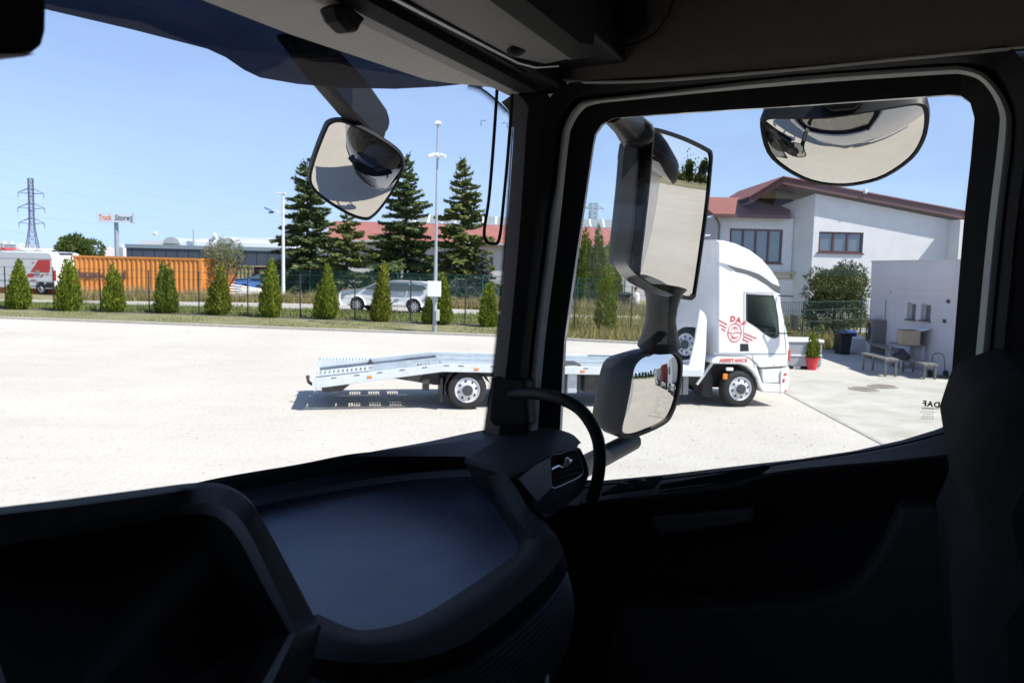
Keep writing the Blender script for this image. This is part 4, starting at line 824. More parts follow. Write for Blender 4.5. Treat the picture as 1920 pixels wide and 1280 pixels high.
# tail: end plate, folded ramps with rung plates, tow ball
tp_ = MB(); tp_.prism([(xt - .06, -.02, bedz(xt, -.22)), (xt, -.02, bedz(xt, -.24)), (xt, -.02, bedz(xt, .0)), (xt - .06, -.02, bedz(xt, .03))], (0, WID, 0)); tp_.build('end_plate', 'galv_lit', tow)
for y0, rh, nr in ((.10, .05, 12), (WID - .75, .15, 15)):
    rp = MB(); x1 = xt + 1.05
    for yy in (y0, y0 + .56): rp.prism([(xt - .05, yy, bedz(xt, .01)), (xt - .05, yy, bedz(xt, rh)), (x1, yy, bedz(x1, .03)), (x1, yy, bedz(x1, .01))], (0, .05, 0))
    for k in range(nr):
        st_ = 1.0 / nr; x = xt + k * st_; z = bedz(xt, rh) + (bedz(x1, .03) - bedz(xt, rh)) * (k * st_ + .05) / 1.1 - .012; rp.prism([(x, y0 + .05, z), (x + .05, y0 + .05, z - .004), (x + .05, y0 + .05, z + .006), (x, y0 + .05, z + .010)], (0, .51, 0))
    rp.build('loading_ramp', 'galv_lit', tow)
wc = MB(); wx = tl_(694, 682, 1.3)[0]; wc.prism([(wx - .06, 1.2, bedz(wx)), (wx + .08, 1.2, bedz(wx)), (wx, 1.2, bedz(wx, .09))], (0, .18, 0)); wc.build('wheel_chock', 'steel_dark', tow)
ub = MB(); ub.prism([(xt + .08, .25, bedz(xt, -.20)), (xt + .65, .25, bedz(xt, -.13)), (xt + .45, .25, bedz(xt, -.30)), (xt + .12, .25, bedz(xt, -.30))], (0, WID - .5, 0)); ub.build('underrun_bar', 'steel_dark', tow)
hk = MB(); hk.tube(crom([(xt, .9, bedz(xt, -.25)), (xt - .1, .9, bedz(xt, -.25)), (xt - .18, .9, bedz(xt, -.2)), (xt - .2, .9, bedz(xt, -.12))], 4), .03, 8); hk.lathe([(.0, -.04), (.035, -.02), (.04, 0), (.03, .03), (0, .04)], (xt - .2, .9, bedz(xt, -.1)), (0, 0, 1), 12); hk.build('tow_ball', 'steel_dark', tow)
for px in (693, 893, 1092): x = tl_(px, 690)[0]; MB().box((x - .045, -.03, bedz(x, -.11)), (x + .045, -.018, bedz(x, -.065))).build('marker_lamp', 'amber', tow, bevel=.006)
MB().prism([(xk - 1.0, .5, bedz(xk, -.33)), (xk - .1, .5, bedz(xk, -.48)), (xk + .2, .5, bedz(xk, -.48)), (xk + .2, .5, bedz(xk, -.17)), (xk - 1.3, .5, bedz(xk - 1.3, -.15))], (0, .12, 0)).build('sub_frame', 'steel_dark', tow)
MB().box((rwx - .85, .25, .35), (rwx - .72, .33, .58)).build('lamp_bracket', 'steel_dark', tow)
for k in range(6): MB().box((rwx - 1.05 + k * .07, .46, .83), (rwx - 1.02 + k * .07, .47, .86)).build('bolt', 'rim', tow)
lockx = tl_(1062, 700)[0]
MB().box((lockx, .18, .35), (lockx + .35, .7, .88)).build('tool_locker', 'steel_dark', tow, bevel=.02)
MB().box((lockx + .06, .12, .30), (lockx + .26, .2, .85)).build('winch_plate', 'galv', tow, bevel=.02)
MB().box((lockx + .42, .18, .30), (lockx + 1.0, .7, .80)).build('fuel_tank', 'steel_dark', tow, bevel=.05)
MB().box((lockx + 1.1, .18, .25), (R7(248, 0)[0] - .02, .7, .82)).build('tool_locker', 'grey_paint', tow, bevel=.02)
MB().box((R7(155, 950)[0], .17, .26), (R7(162, 950)[0], .19, .82)).build('locker_gap', 'black_plastic', tow)
# head panel and spare wheel
MB().prism(TP([R7(*q) for q in [(246, 538), (275, 562), (291, 600), (285, 800), (272, 945), (100, 948), (100, 905), (178, 893), (215, 740)]], .02), (0, .06, 0)).build('head_panel', 'white_paint', tow, bevel=.01)
MB().prism(TP([R7(*q) for q in [(272, 850), (272, 945), (-200, 948), (-200, 912), (120, 905)]], .09), (0, WID - .2, 0)).build('head_deck', 'white_paint', tow, bevel=.01)
sx, sz = R7(160, 762, .45); wheel(tow, (sx, .5, sz), (-.86, -.5, .05), .37, .22, .235)

# ------------------------------------------------------------------ cars and van
def car(name, loc, rz, label, cat, mt, L=4.6, group=None):
    r = empty(name, loc, rz, label, cat, group); W = 1.8
    side = [(-L / 2, .55), (-L / 2 + .02, .80), (-L / 2 + .10, .95), (-L / 2 + .28, 1.02), (-L / 2 + 1.1, 1.08), (-L / 2 + 1.9, 1.44), (-L / 2 + 2.5, 1.50), (L / 2 - .75, 1.47), (L / 2 - .22, 1.38), (L / 2 - .12, 1.28), (L / 2 - .02, .95), (L / 2, .60), (L / 2 - .06, .28)]
    fw, rw, wr = -L / 2 + .93, L / 2 - 1.0, .345
    for cx in (rw, fw): side += [(cx + wr * 1.17 * math.cos(a), max(.26, .33 + wr * 1.17 * math.sin(a))) for a in np.linspace(0, math.pi, 9)]
    side += [(-L / 2 + .1, .28)]
    b = MB(); cc = np.array([0, .7])
    def lp(y, ins): return [(x * (1 - ins * .06), y * (1 if z < 1.0 else 1 - (z - 1.0) * .42), z) for x, z in side]
    b.loft([lp(-W / 2 + .06, 1), lp(-W / 2, .35), lp(-W / 2 + .12, .0), lp(0, -.2), lp(W / 2 - .12, .0), lp(W / 2, .35), lp(W / 2 - .06, 1)], True, True)
    bo_ = b.build('body', mt, r, smooth=32)
    def yw(z): return (W / 2) * (1 if z < 1.0 else 1 - (z - 1.0) * .42)
    for s in (-1, 1):
        for poly in ([(-L / 2 + 1.28, 1.08), (-L / 2 + 1.95, 1.37), (-L / 2 + 2.33, 1.41), (-L / 2 + 2.33, 1.06)], [(-L / 2 + 2.40, 1.06), (-L / 2 + 2.40, 1.415), (L / 2 - 1.30, 1.40), (L / 2 - 1.22, 1.06)], [(L / 2 - 1.15, 1.06), (L / 2 - 1.22, 1.395), (L / 2 - .62, 1.33), (L / 2 - .40, 1.18), (L / 2 - .55, 1.10)]):
            MB().prism([(x, s * (yw(z) + .004), z) for x, z in poly], (0, -s * .02, 0)).build('side_window', 'car_glass', bo_)
        for x in (fw, rw): wheel(r, (x, s * (W / 2 - .01), wr), (0, s, 0), wr, .2, .255, 'car')
        MB().prism([(-L / 2 + 1.5, s * (W / 2 + .005), .33), (rw - .5, s * (W / 2 + .005), .33), (rw - .5, s * (W / 2 + .005), .42), (-L / 2 + 1.5, s * (W / 2 + .005), .40)], (0, -s * .05, 0)).build('sill', 'white_plastic', bo_)
        MB().box((L / 2 - 1.75, s * (W / 2) - .01, .88), (L / 2 - 1.55, s * (W / 2) + .02, .915)).build('door_handle', mt, bo_)
        MB().prism([(-L / 2 + .03, s * (W / 2 - .05), .74), (-L / 2 + .45, s * (W / 2 + .002), .88), (-L / 2 + .40, s * (W / 2 + .002), .80)], (0, -s * .25, 0)).build('headlight', 'car_grey', bo_)
        MB().prism([(L / 2 - .08, s * (W / 2 - .10), .90), (L / 2 - .38, s * (W / 2 + .003), .98), (L / 2 - .35, s * (W / 2 + .003), .90)], (0, -s * .2, 0)).build('tail_light', 'tail_red', bo_)
    MB().prism([(L / 2 - .28, -.6, 1.40), (L / 2 - .02, -.6, 1.38), (L / 2 - .28, -.6, 1.46)], (0, 1.2, 0)).build('roof_spoiler', mt, bo_)
    return r
cw0, cw1 = G(676, 586), G(786, 591)
ang = math.atan2(cw1[1] - cw0[1], cw1[0] - cw0[0]); mid_ = (cw0 + cw1) / 2
fwd_off = 2.67 / 2
wc_ = np.array([P(785, 590, 0 + mid_[1] - .3)[0], 0, 0])
car('parked_car', (mid_[0] - .0, mid_[1] + .9, hgt(0, 50) + .03), ang * .8, 'white estate car parked on the track behind the fence', 'car', 'white_paint', 4.75)
q = P(452, 545, 53); car('parked_car', (q[0] + .9, 55, .5), .25, 'blue car half hidden behind the silvery willow and a thuja', 'car', 'blue_car', 4.3)

# van: origin at its rear corner that faces the camera
vr = P(103, 560, 46.5); van = empty('delivery_van', (vr[0], vr[1], .5), math.radians(-16), 'white delivery van with red side graphic parked at the left edge', 'van')
VL, VW = 5.9, 2.05                         # van runs towards -x
vs_ = [(0, .45), (-.0, 1.2), (-.06, 2.2), (-.16, 2.42), (-.4, 2.50), (-3.9, 2.50), (-4.5, 2.2), (-5.0, 1.45), (-5.8, 1.15), (-5.9, .6), (-5.8, .35)]
for cx in (-4.95, -1.0): vs_ += [(cx - .42 * math.cos(a), max(.34, .36 + .42 * math.sin(a))) for a in np.linspace(0, math.pi, 9)]
vs_ += [(-.1, .38)]
vb_ = MB(); vc = np.array([-2.8, 1.3])
def vlp(y, ins): return [(x + (vc[0] - x) * ins * .03, y, z + (vc[1] - z) * ins * .05 if z > .5 else z) for x, z in vs_]
vb_.loft([vlp(0, 1), vlp(.05, .3), vlp(.16, 0), vlp(VW / 2, -.2), vlp(VW - .16, 0), vlp(VW - .05, .3), vlp(VW, 1)], True, True); vbo = vb_.build('body', 'white_paint', van, smooth=35)
def vq(poly, mt, nm, d=.012): MB().prism([(x, -d + .004, z) for x, z in poly], (0, .02, 0)).build(nm, mt, vbo)
vq([(-1.75, 1.30), (-.35, 1.30), (-.28, 1.55), (-.26, 2.05), (-1.15, 2.02), (-1.45, 1.62)], 'red', 'side_graphic')
vq([(-1.95, 1.00), (-1.55, 1.00), (-1.35, 1.22), (-1.9, 1.22)], 'red', 'side_graphic'); vq([(-1.05, 1.02), (-.88, 1.02), (-.74, 1.19), (-.90, 1.19)], 'red', 'side_graphic')
vq([(-1.62, 1.82), (-1.45, 1.82), (-1.42, 1.88), (-1.6, 1.88)], 'red', 'side_graphic'); vq([(-1.78, .80), (-1.4, .80), (-1.3, .87), (-1.7, .87)], 'red', 'side_graphic'); vq([(-.62, 1.17), (-.45, 1.17), (-.42, 1.22), (-.6, 1.22)], 'red', 'side_graphic')
vq([(-1.38, 1.06), (-1.1, 1.06), (-1.0, 1.25), (-1.1, 1.42), (-1.3, 1.42), (-1.42, 1.25)], 'car_grey', 'side_graphic', .016)
vq([(-5, .74), (-.02, .74), (-.02, .80), (-5, .80)], 'car_grey', 'side_strip'); vq([(-1.9, .48), (-.0, .40), (.0, .72), (-.55, .72), (-.75, .55)], 'black_plastic', 'rear_arch')
vq([(-4, 2.08), (-.1, 2.08), (-.1, 2.10), (-4, 2.10)], 'car_grey', 'body_seam')
MB().box((-.03, .06, .3), (.12, VW - .06, .55)).build('rear_bumper', 'black_plastic', van, bevel=.03)
MB().box((-.05, -.01, .85), (.02, .13, 1.45)).build('tail_light', 'tail_red', vbo, bevel=.01); MB().box((-.05, VW - .13, .85), (.02, VW + .01, 1.45)).build('tail_light', 'tail_red', vbo, bevel=.01)
MB().box((-.0, VW / 2 - .01, .6), (.012, VW / 2 + .01, 2.3)).build('door_gap', 'car_grey', vbo); MB().box((-.0, .3, .95), (.014, .8, 1.07)).build('number_plate', 'white_plastic', vbo)
MB().box((-.25, .5, 2.42), (.0, 1.5, 2.47)).build('brake_lamp', 'steel_dark', vbo)
for cx in (-1.0, -4.95):
    wheel(van, (cx, .0, .345), (0, -1, 0), .345, .22, .21, 'truck'); wheel(van, (cx, VW, .345), (0, 1, 0), .345, .22, .21, 'truck')

# ------------------------------------------------------------------ shipping containers
def container(loc, rz, L, mt, label, H=2.6, nribs=None, z0=.14, near=True):
    r = empty('shipping_container', loc, rz, label, 'container', 'containers standing behind the track'); W = 2.44
    fr_ = MB()
    for x in (0, L - .16):
        for y in (0, W - .16): fr_.box((x, y, 0), (x + .16, y + .16, H))
    for z in (0, H - .12):
        for y in (0, W - .1): fr_.box((.16, y, z), (L - .16, y + .1, z + .12))
        for x in (0, L - .12): fr_.box((x, .16, z), (x + .12, W - .16, z + .12))
    fo_ = fr_.build('frame', mt, r)
    n = nribs or int((L - .32) / .278); p_ = (L - .32) / n; pts = []
    for k in range(n):
        x = .16 + k * p_; pts += [(x, .02), (x + p_ * .28, .02), (x + p_ * .5, .07), (x + p_ * .78, .07)]
    pts.append((L - .16, .02))
    for f in (lambda y: y, lambda y: W - y): MB().loft([[(x, f(y), .12) for x, y in pts], [(x, f(y), H - .12) for x, y in pts]]).build('corrugated_side', mt, r)
    pe = []
    m = 8
    for k in range(m):
        y = .16 + k * (W - .32) / m; d = (W - .32) / m; pe += [(.02, y), (.02, y + d * .28), (.07, y + d * .5), (.07, y + d * .78)]
    for g_ in (lambda x: x, lambda x: L - x): MB().loft([[(g_(x), y, .12) for x, y in pe], [(g_(x), y, H - .12) for x, y in pe]]).build('corrugated_end', mt, r)
    MB().box((.1, .1, H - .06), (L - .1, W - .1, H - .03)).build('roof', mt, r)
    return r
q = P(372, 480, 47.5); c1_ = container((q[0] - 12.2, 47.9, .22), math.radians(0), 12.2, 'orange', 'long orange shipping container with dark lettering behind the thujas', 2.62)
xs_ = P(152, 513, 47.8)[0] - (q[0] - 12.2)
text('lettering', 'Hapag-Lloyd', .72, 'lettering', c1_, frame((P(235, 515, 47.8)[0] - (q[0] - 12.2), -.01, P(193, 515, 47.8)[2] - .22), (1, 0, 0), (0, 0, 1)), .006, offset=.014, align='RIGHT', fit=3.15)
q = P(417, 484, 51); container((q[0] - 6.06, 51.2, .22), math.radians(4), 6.06, 'orange_rust', 'rust-stained orange container behind the silvery willow', 2.6)
q = P(474, 495, 58); container((q[0] - 6.06, 58.5, .1), 0, 6.06, 'yellow_grey', 'dull yellow container right of the rust-stained one', 2.3)
q = P(476, 497, 57.5); container((q[0], 57.5, .1), 0, 6.06, 'dark_red', 'dark red container below the blue hall, beside the spruce', 2.25)
pl_ = empty('plank_pile', P(455, 548, 52) * np.array([1, 1, 0]) + np.array([0, 0, .5]), .2, 'pile of white planks in the weeds near the blue car', 'planks')
for k in range(5): MB().box((-1.3 + .1 * k, -.3 + .14 * k, .03 + .13 * k), (1.3 + .12 * k, -.1 + .14 * k, .10 + .13 * k)).build('plank', 'white_matt', pl_).rotation_euler = (0, .06 * k - .1, 0)

# ------------------------------------------------------------------ parked tractor units and trailer behind (seen in the mirrors)
def tractor(loc, rz, mt, label):
    r = empty('parked_tractor', loc, rz, label, 'truck', 'tractor units parked behind the cab')
    pr = [(0, .9), (0, 3.55), (.5, 3.75), (1.6, 3.5), (1.95, 2.6), (2.15, 1.6), (2.2, .5), (1.9, .45), (1.3, 1.0), (.6, 1.0)]
    b = MB(); b.prism([(x, -1.2, z) for x, z in pr], (0, 2.4, 0)); bo_ = b.build('cab', mt, r, bevel=.09, seg=3)
    MB().prism([(1.72, -1.0, 3.15), (2.03, -1.0, 2.25), (2.05, -1.0, 2.25), (1.76, -1.0, 3.15)], (0, 2.0, 0)).build('windscreen', 'car_glass', bo_)
    for s in (-1, 1):
        MB().prism([(.95, s * 1.203, 2.0), (1.75, s * 1.203, 2.0), (1.6, s * 1.203, 2.85), (.95, s * 1.203, 2.85)], (0, -s * .02, 0)).build('side_window', 'car_glass', bo_)
        for x in (1.2, -2.4): wheel(r, (x, s * 1.2, .5), (0, s, 0), .5, .3 if x > 0 else .6, .29)
        MB().box((-3.2, s * .4 - .05, .75), (1.0, s * .4 + .05, 1.0)).build('chassis_rail', 'steel_dark', r)
        MB().box((-3.32, s * .9 - .2, .8), (-3.25, s * .9 + .2, .95)).build('tail_light', 'red' if s < 0 else 'amber', r)
        MB().box((-1.4, s * 1.15 - .25, .4), (.2, s * 1.15 + .05, 1.0)).build('fuel_tank', 'rim', r, bevel=.08)
    MB().box((-2.9, -.5, 1.0), (-1.9, .5, 1.14)).build('fifth_wheel', 'steel_dark', r, bevel=.03)
    return r
for (x, y, a), mt_, lb in (((16.0, -25, 0), 'white_paint', 'white tractor unit standing alone, seen in the large side mirror'), ((10.8, -9.0, 180), 'white_paint', 'nearest white tractor unit in the row seen in the lower side mirror'),
                           ((10.8, -15.0, 180), 'dark_red', 'dark red tractor unit in the row seen in the lower side mirror'), ((10.6, -21, 180), 'cab_white', 'pale tractor unit next to the red one in the lower side mirror')):
    tractor(cabw(x, y), YAW + math.radians(90 + a), M[mt_], lb)
tr0 = empty('box_trailer', cabw(14.3, -24), YAW, 'tall white box trailer in the row seen in the lower side mirror', 'trailer')
MB().box((-1.25, -13, 1.1), (1.25, 0, 3.9)).build('box', 'white_paint', tr0, bevel=.02)
for y in (-11.5, -10.2, -8.9):
    for s in (-1, 1): wheel(tr0, (s * 1.2, y, .5), (s, 0, 0), .5, .35, .29)
for s in (-1, 1): MB().box((s * .8 - .06, -1.8, .0), (s * .8 + .06, -1.65, 1.1)).build('landing_leg', 'steel_dark', tr0)
# ================================================================== BUILDINGS
def quadp(o, poly, vec, mt, nm): return MB().prism(poly, vec).build(nm, mt, o)
# ---- low grey building on the right
gb = empty('grey_building', (12.45, 21.4, 0), 0, 'low flat-roofed grey building in shade with two small windows', 'building')
GH, GL, GD = 3.27, 6.5, 9.0
wy = [(1707, 567), (1724, 597)]
def gbp(px, py): d = ray(px, py); s = 12.45 / d[0]; q = cC + d * s; return q[1] - 21.4, q[2]
w1a, w1b = gbp(1702, 567), gbp(1716, 600); w2a, w2b = gbp(1728, 569), gbp(1744, 602)
holes = sorted([(min(a[0], b[0]), max(a[0], b[0]), min(a[1], b[1]), max(a[1], b[1])) for a, b in ((w1a, w1b), (w2a, w2b))])
wl = MB(); ys = [0] + [v for h in holes for v in h[:2]] + [GL]
for k in range(len(ys) - 1):
    if k % 2 == 0: wl.box((0, ys[k], -.1), (.3, ys[k + 1], GH - .85))
    else: h = holes[k // 2]; wl.box((0, h[0], -.1), (.3, h[1], h[2])); wl.box((0, h[0], h[3]), (.3, h[1], GH - .85))
wl.box((.3, 0, -.1), (GD, .3, GH - .85)); wl.box((.3, GL - .3, -.1), (GD, GL, GH - .85)); wl.box((GD, 0, -.1), (GD + .3, GL, GH - .85))
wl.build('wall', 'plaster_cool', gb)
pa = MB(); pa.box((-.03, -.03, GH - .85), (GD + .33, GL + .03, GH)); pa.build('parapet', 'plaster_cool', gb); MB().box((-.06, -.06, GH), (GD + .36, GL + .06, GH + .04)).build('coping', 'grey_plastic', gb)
for h in holes:
    w_ = MB(); w_.box((.14, h[0], h[2]), (.17, h[1], h[3])); wo_ = w_.build('window', 'house_glass', gb)
    f_ = MB(); f_.box((.11, h[0], h[2]), (.15, h[0] + .05, h[3])); f_.box((.11, h[1] - .05, h[2]), (.15, h[1], h[3])); f_.box((.11, h[0] + .05, h[3] - .05), (.15, h[1] - .05, h[3])); f_.build('window_frame', 'grey_plastic', wo_)
    MB().box((-.06, h[0] - .06, h[2] - .04), (.12, h[1] + .06, h[2])).build('sill', 'steel_box', wo_)
q = gbp(1808, 565); 
for px, py, mt_ in ((1779, 565, 'steel_dark'), (1772, 602, 'steel_dark'), (1700, 620, 'white_plastic'), (1669, 547, 'grey_plastic'), (1632, 545, 'white_plastic')):
    q = gbp(px, py); MB().box((-.05, q[0] - .06, q[1] - .05), (0, q[0] + .06, q[1] + .05)).build('wall_fitting', mt_, gb, bevel=.01)
q = gbp(1660, 590); MB().tube([(-.04, q[0], .1), (-.04, q[0], 2.0)], .03, 8).build('flue_pipe', 'grey_plastic', gb)
# ---- heat pump, bins, benches, clutter
hx = G(1632, 668); hp0 = empty('heat_pump', (hx[0] - .22, hx[1], 0), math.radians(-90 - 12), 'tall grey metal unit with round fan against the grey building', 'heat pump')
hw, hd_, hh = .85, .5, 1.32
MB().box((0, 0, .08), (hw, hd_, hh)).build('casing', 'steel_box', hp0, bevel=.02)
MB().lathe([(.30, 0), (.30, -.03), (.25, -.03), (.23, -.015)], (hw * .5, 0, .92), (0, 1, 0), 24).build('fan_ring', 'black_plastic', hp0)
for k in range(6):
    a = k * math.pi / 3; MB().prism([(hw * .5 + .06 * math.cos(a), -.03, 0.92 + .05 * math.sin(a)), (hw * .5 + .25 * math.cos(a + .3), -.03, 0.92 + .22 * math.sin(a + .3)), (hw * .5 + .25 * math.cos(a + .8), -.03, 0.92 + .22 * math.sin(a + .8))], (0, .01, 0)).build('fan_blade', 'steel_box', hp0)
MB().lathe([(.06, -.035), (.05, -.05)], (hw * .5, 0, .92), (0, 1, 0), 12).build('fan_hub', 'white_plastic', hp0)
MB().box((.03, -.012, .12), (hw - .03, 0, .55)).build('front_panel', 'grey_plastic', hp0); MB().box((.05, .05, 0), (hw - .05, hd_ - .05, .08)).build('plinth', 'steel_dark', hp0)
def bin_(loc, rz, mt_, label, lid, group='wheeled bins by the grey building', s=1.0):
    r = empty('wheeled_bin', loc, rz, label, 'bin', group); b = MB(); lo_ = [(-.22, -.25), (.22, -.25), (.22, .25), (-.22, .25)]; w = 1.25
    b.loft([[(x * s, y * s, .06 * s) for x, y in lo_], [(x * w * s, y * w * s, .95 * s) for x, y in lo_]], True, True); b.build('body', mt_, r, bevel=.03)
    MB().prism([(-.30 * s, -.36 * s, .955 * s), (.30 * s, -.36 * s, .955 * s), (.30 * s, .36 * s, 1.05 * s), (-.30 * s, .36 * s, 1.05 * s)], (0, 0, .05 * s)).build('lid', lid, r, bevel=.02)
    for sx_ in (-1, 1): MB().lathe([(.1 * s, -.02), (.1 * s, .02)], (sx_ * .24 * s, .28 * s, .1 * s), (1, 0, 0), 14).build('wheel', 'tyre', r)
    MB().tube([(-.25 * s, .40 * s, .98 * s), (.25 * s, .40 * s, .98 * s)], .02, 6).build('handle', lid, r); return r
b0 = G(1584, 665); bin_((b0[0] - .1, b0[1], 0), .1, 'black_plastic', 'black wheeled bin left of the grey unit', 'black_plastic', s=.8)
b1 = G(1606, 662); bin_((b1[0] - .1, b1[1] + .5, 0), -.1, 'blue_bin', 'bin with bright blue lid between black bin and grey unit', 'blue_bin', s=.72)
can = empty('white_canister', (G(1604, 663)[0], G(1604, 663)[1], 0), 0, 'white plastic canister in front of the grey unit', 'canister')
MB().box((-.25, -.2, 0), (.25, .2, .62)).build('body', 'white_plastic', can, bevel=.06, seg=3); MB().lathe([(.06, .6), (.06, .68), (.03, .69)], (.1, 0, 0), (0, 0, 1), 12).build('cap', 'white_plastic', can)
def bench(a, b, h, label, w=.38):
    a, b = np.array(a), np.array(b); L = np.linalg.norm((b - a)[:2]); r = empty('steel_bench', (a[0], a[1], a[2]), math.atan2(b[1] - a[1], b[0] - a[0]), label, 'bench', 'low benches by the grey building')
    for k in range(3): MB().box((0, -w / 2 + k * w / 3 + .008, h - .05), (L, -w / 2 + (k + 1) * w / 3 - .008, h)).build('slat', 'bench_wood', r)
    for x in (.06, L - .1):
        for y in (-w / 2 + .03, w / 2 - .07): MB().box((x, y, 0), (x + .05, y + .05, h - .05)).build('leg', 'steel_box', r)
        MB().box((x, -w / 2 + .08, h - .11), (x + .05, w / 2 - .08, h - .052)).build('crossbar', 'steel_box', r)
    return r
p0, p1 = G(1613, 694), G(1657, 709); bench((p0[0] + .22, p0[1] + .1, .04), (p1[0] + .25, p1[1] + .1, .04), .50, 'nearer pale bench in front of the grey unit')
p0, p1 = G(1637, 672), G(1685, 690); bench((p0[0], p0[1], .04), (p1[0], p1[1], .04), .52, 'farther pale bench close to the grey building wall')
p0 = G(1690, 699); p1 = G(1732, 715); bench((p0[0] + .2, p0[1] + .1, .04), (p1[0] + .25, p1[1] + .15, .04), .42, 'low pale bench nearest the passenger seat back, by the wall')
q0 = G(1700, 694); tb = empty('work_table', (q0[0] + .25, q0[1] + .6, .04), 1.5, 'small table by the wall with cardboard piled on it', 'table')
MB().box((-.5, -.35, .68), (.5, .35, .72)).build('top', 'bench_wood', tb)
for sx_ in (-1, 1):
    for sy_ in (-1, 1): MB().box((sx_ * .44 - .03, sy_ * .3 - .03, 0), (sx_ * .44 + .03, sy_ * .3 + .03, .68)).build('leg', 'galv', tb)
cbx = empty('cardboard_box', (q0[0] + .2, q0[1] + .45, .76), 1.3, 'open cardboard box on the small table', 'box')
MB().box((-.4, -.25, 0), (.4, .25, .02)).build('base', 'card', cbx)
for a, b in (((-.4, -.25, .02), (.4, -.23, .42)), ((-.4, .23, .02), (.4, .25, .42)), ((-.4, -.23, .02), (-.38, .23, .42)), ((.38, -.23, .02), (.4, .23, .42))): MB().box(a, b).build('side', 'card', cbx)
MB().prism([(-.4, -.25, .42), (.4, -.25, .42), (.45, -.5, .50), (-.45, -.5, .50)], (0, 0, .012)).build('flap', 'white_matt', cbx)
bgm = MB(); rs = random.Random(3)
bgm.lathe([(.05, 0), (.26, .04), (.30, .16), (.24, .30), (.12, .38), (.05, .46)], (0, 0, 0), (0, 0, 1), 12); bgm.v = [(x * (1 + rs.uniform(-.25, .25)), y * (1 + rs.uniform(-.25, .25)), z + rs.uniform(-.04, .04)) for x, y, z in bgm.v]
bgo = tag(bgm.build('rubbish_bag', 'bag_black', smooth=60), 'black rubbish bag hanging over the cardboard by the wall', 'bag'); q1 = G(1700, 704); bgo.location = (q1[0] - .05, q1[1] + .3, .42); bgo.scale = (.75, .75, .7)
grl = empty('grill_stand', (G(1676, 672)[0] + .25, G(1676, 672)[1] - .3, .02), 0, 'dark flat grill stand behind the farther bench', 'grill')
MB().box((-.45, -.3, .95), (.45, .3, 1.08)).build('tray', 'steel_dark', grl, bevel=.02)
for sx_ in (-1, 1):
    for sy_ in (-1, 1): MB().box((sx_ * .4 - .02, sy_ * .25 - .02, 0), (sx_ * .4 + .02, sy_ * .25 + .02, .95)).build('leg', 'galv', grl)
tk = empty('black_trolley', (G(1757, 712)[0] + .2, G(1757, 712)[1] + .3, .04), 0, 'small black sack trolley leaning by the building corner', 'trolley')
MB().tube(crom([(-.16, 0, .1), (-.16, .1, .55), (0, .13, .66), (.16, .1, .55), (.16, 0, .1)], 4), .011, 8).build('frame', 'black_plastic', tk); MB().box((-.22, -.25, .03), (.22, 0, .06)).build('plate', 'black_plastic', tk)
for s in (-1, 1): MB().lathe([(.1, -.03), (.1, .03)], (s * .22, .06, .1), (1, 0, 0), 14).build('wheel', 'tyre', tk)
# potted conifer is built with the plants; its pot's neighbour:
ib = G(1487, 692); ibc = empty('storage_box', (ib[0] + .05, ib[1] + .25, .02), .05, 'grey plastic storage box half hidden behind the recovery truck', 'box')
MB().box((-.7, -.4, .12), (.7, .4, .80)).build('body', 'ibc_grey', ibc, bevel=.03); MB().box((-.74, -.44, .802), (.74, .44, .9)).build('lid', 'white_plastic', ibc, bevel=.04)
for x in (-.65, -.1, .45): MB().box((x, -.38, 0), (x + .2, .38, .12)).build('skid', 'grey_plastic', ibc)
MB().box((-.7, -.425, .42), (.7, -.4, .46)).build('rib', 'white_plastic', ibc)
for (px, py), lb in (((1620, 732), 'nearer dark manhole cover in the paved court'), ((1656, 727), 'farther dark manhole cover in the paved court')):
    q = G(px, py); r = empty('manhole_cover', (q[0], q[1], .04), 0, lb, 'manhole cover', 'manhole covers in the court')
    MB().lathe([(.36, 0), (.36, .012), (.30, .012), (.30, .006)], (0, 0, 0), (0, 0, 1), 28).build('ring', 'kerb', r); MB().lathe([(.295, 0), (.295, .010)], (0, 0, 0), (0, 0, 1), 28).build('lid', 'cover_iron', r)

# ---- white house with red roofs
HY = 46.0
hs = empty('white_house', (0, 0, 0), 0, 'large white house with red roofs and brown-framed windows behind the yard', 'house')
def hq(px, py, Y=HY): return P(px, py, Y)
X0 = hq(1525, 440)[0]; XR = X0 + 15.0
zt = lambda px, py, Y=HY: hq(px, py, Y)[2]
zc0, zr0 = zt(1525, 363), zt(1810, 418); slope = (zr0 - zc0) / (hq(1810, 418)[0] - X0)
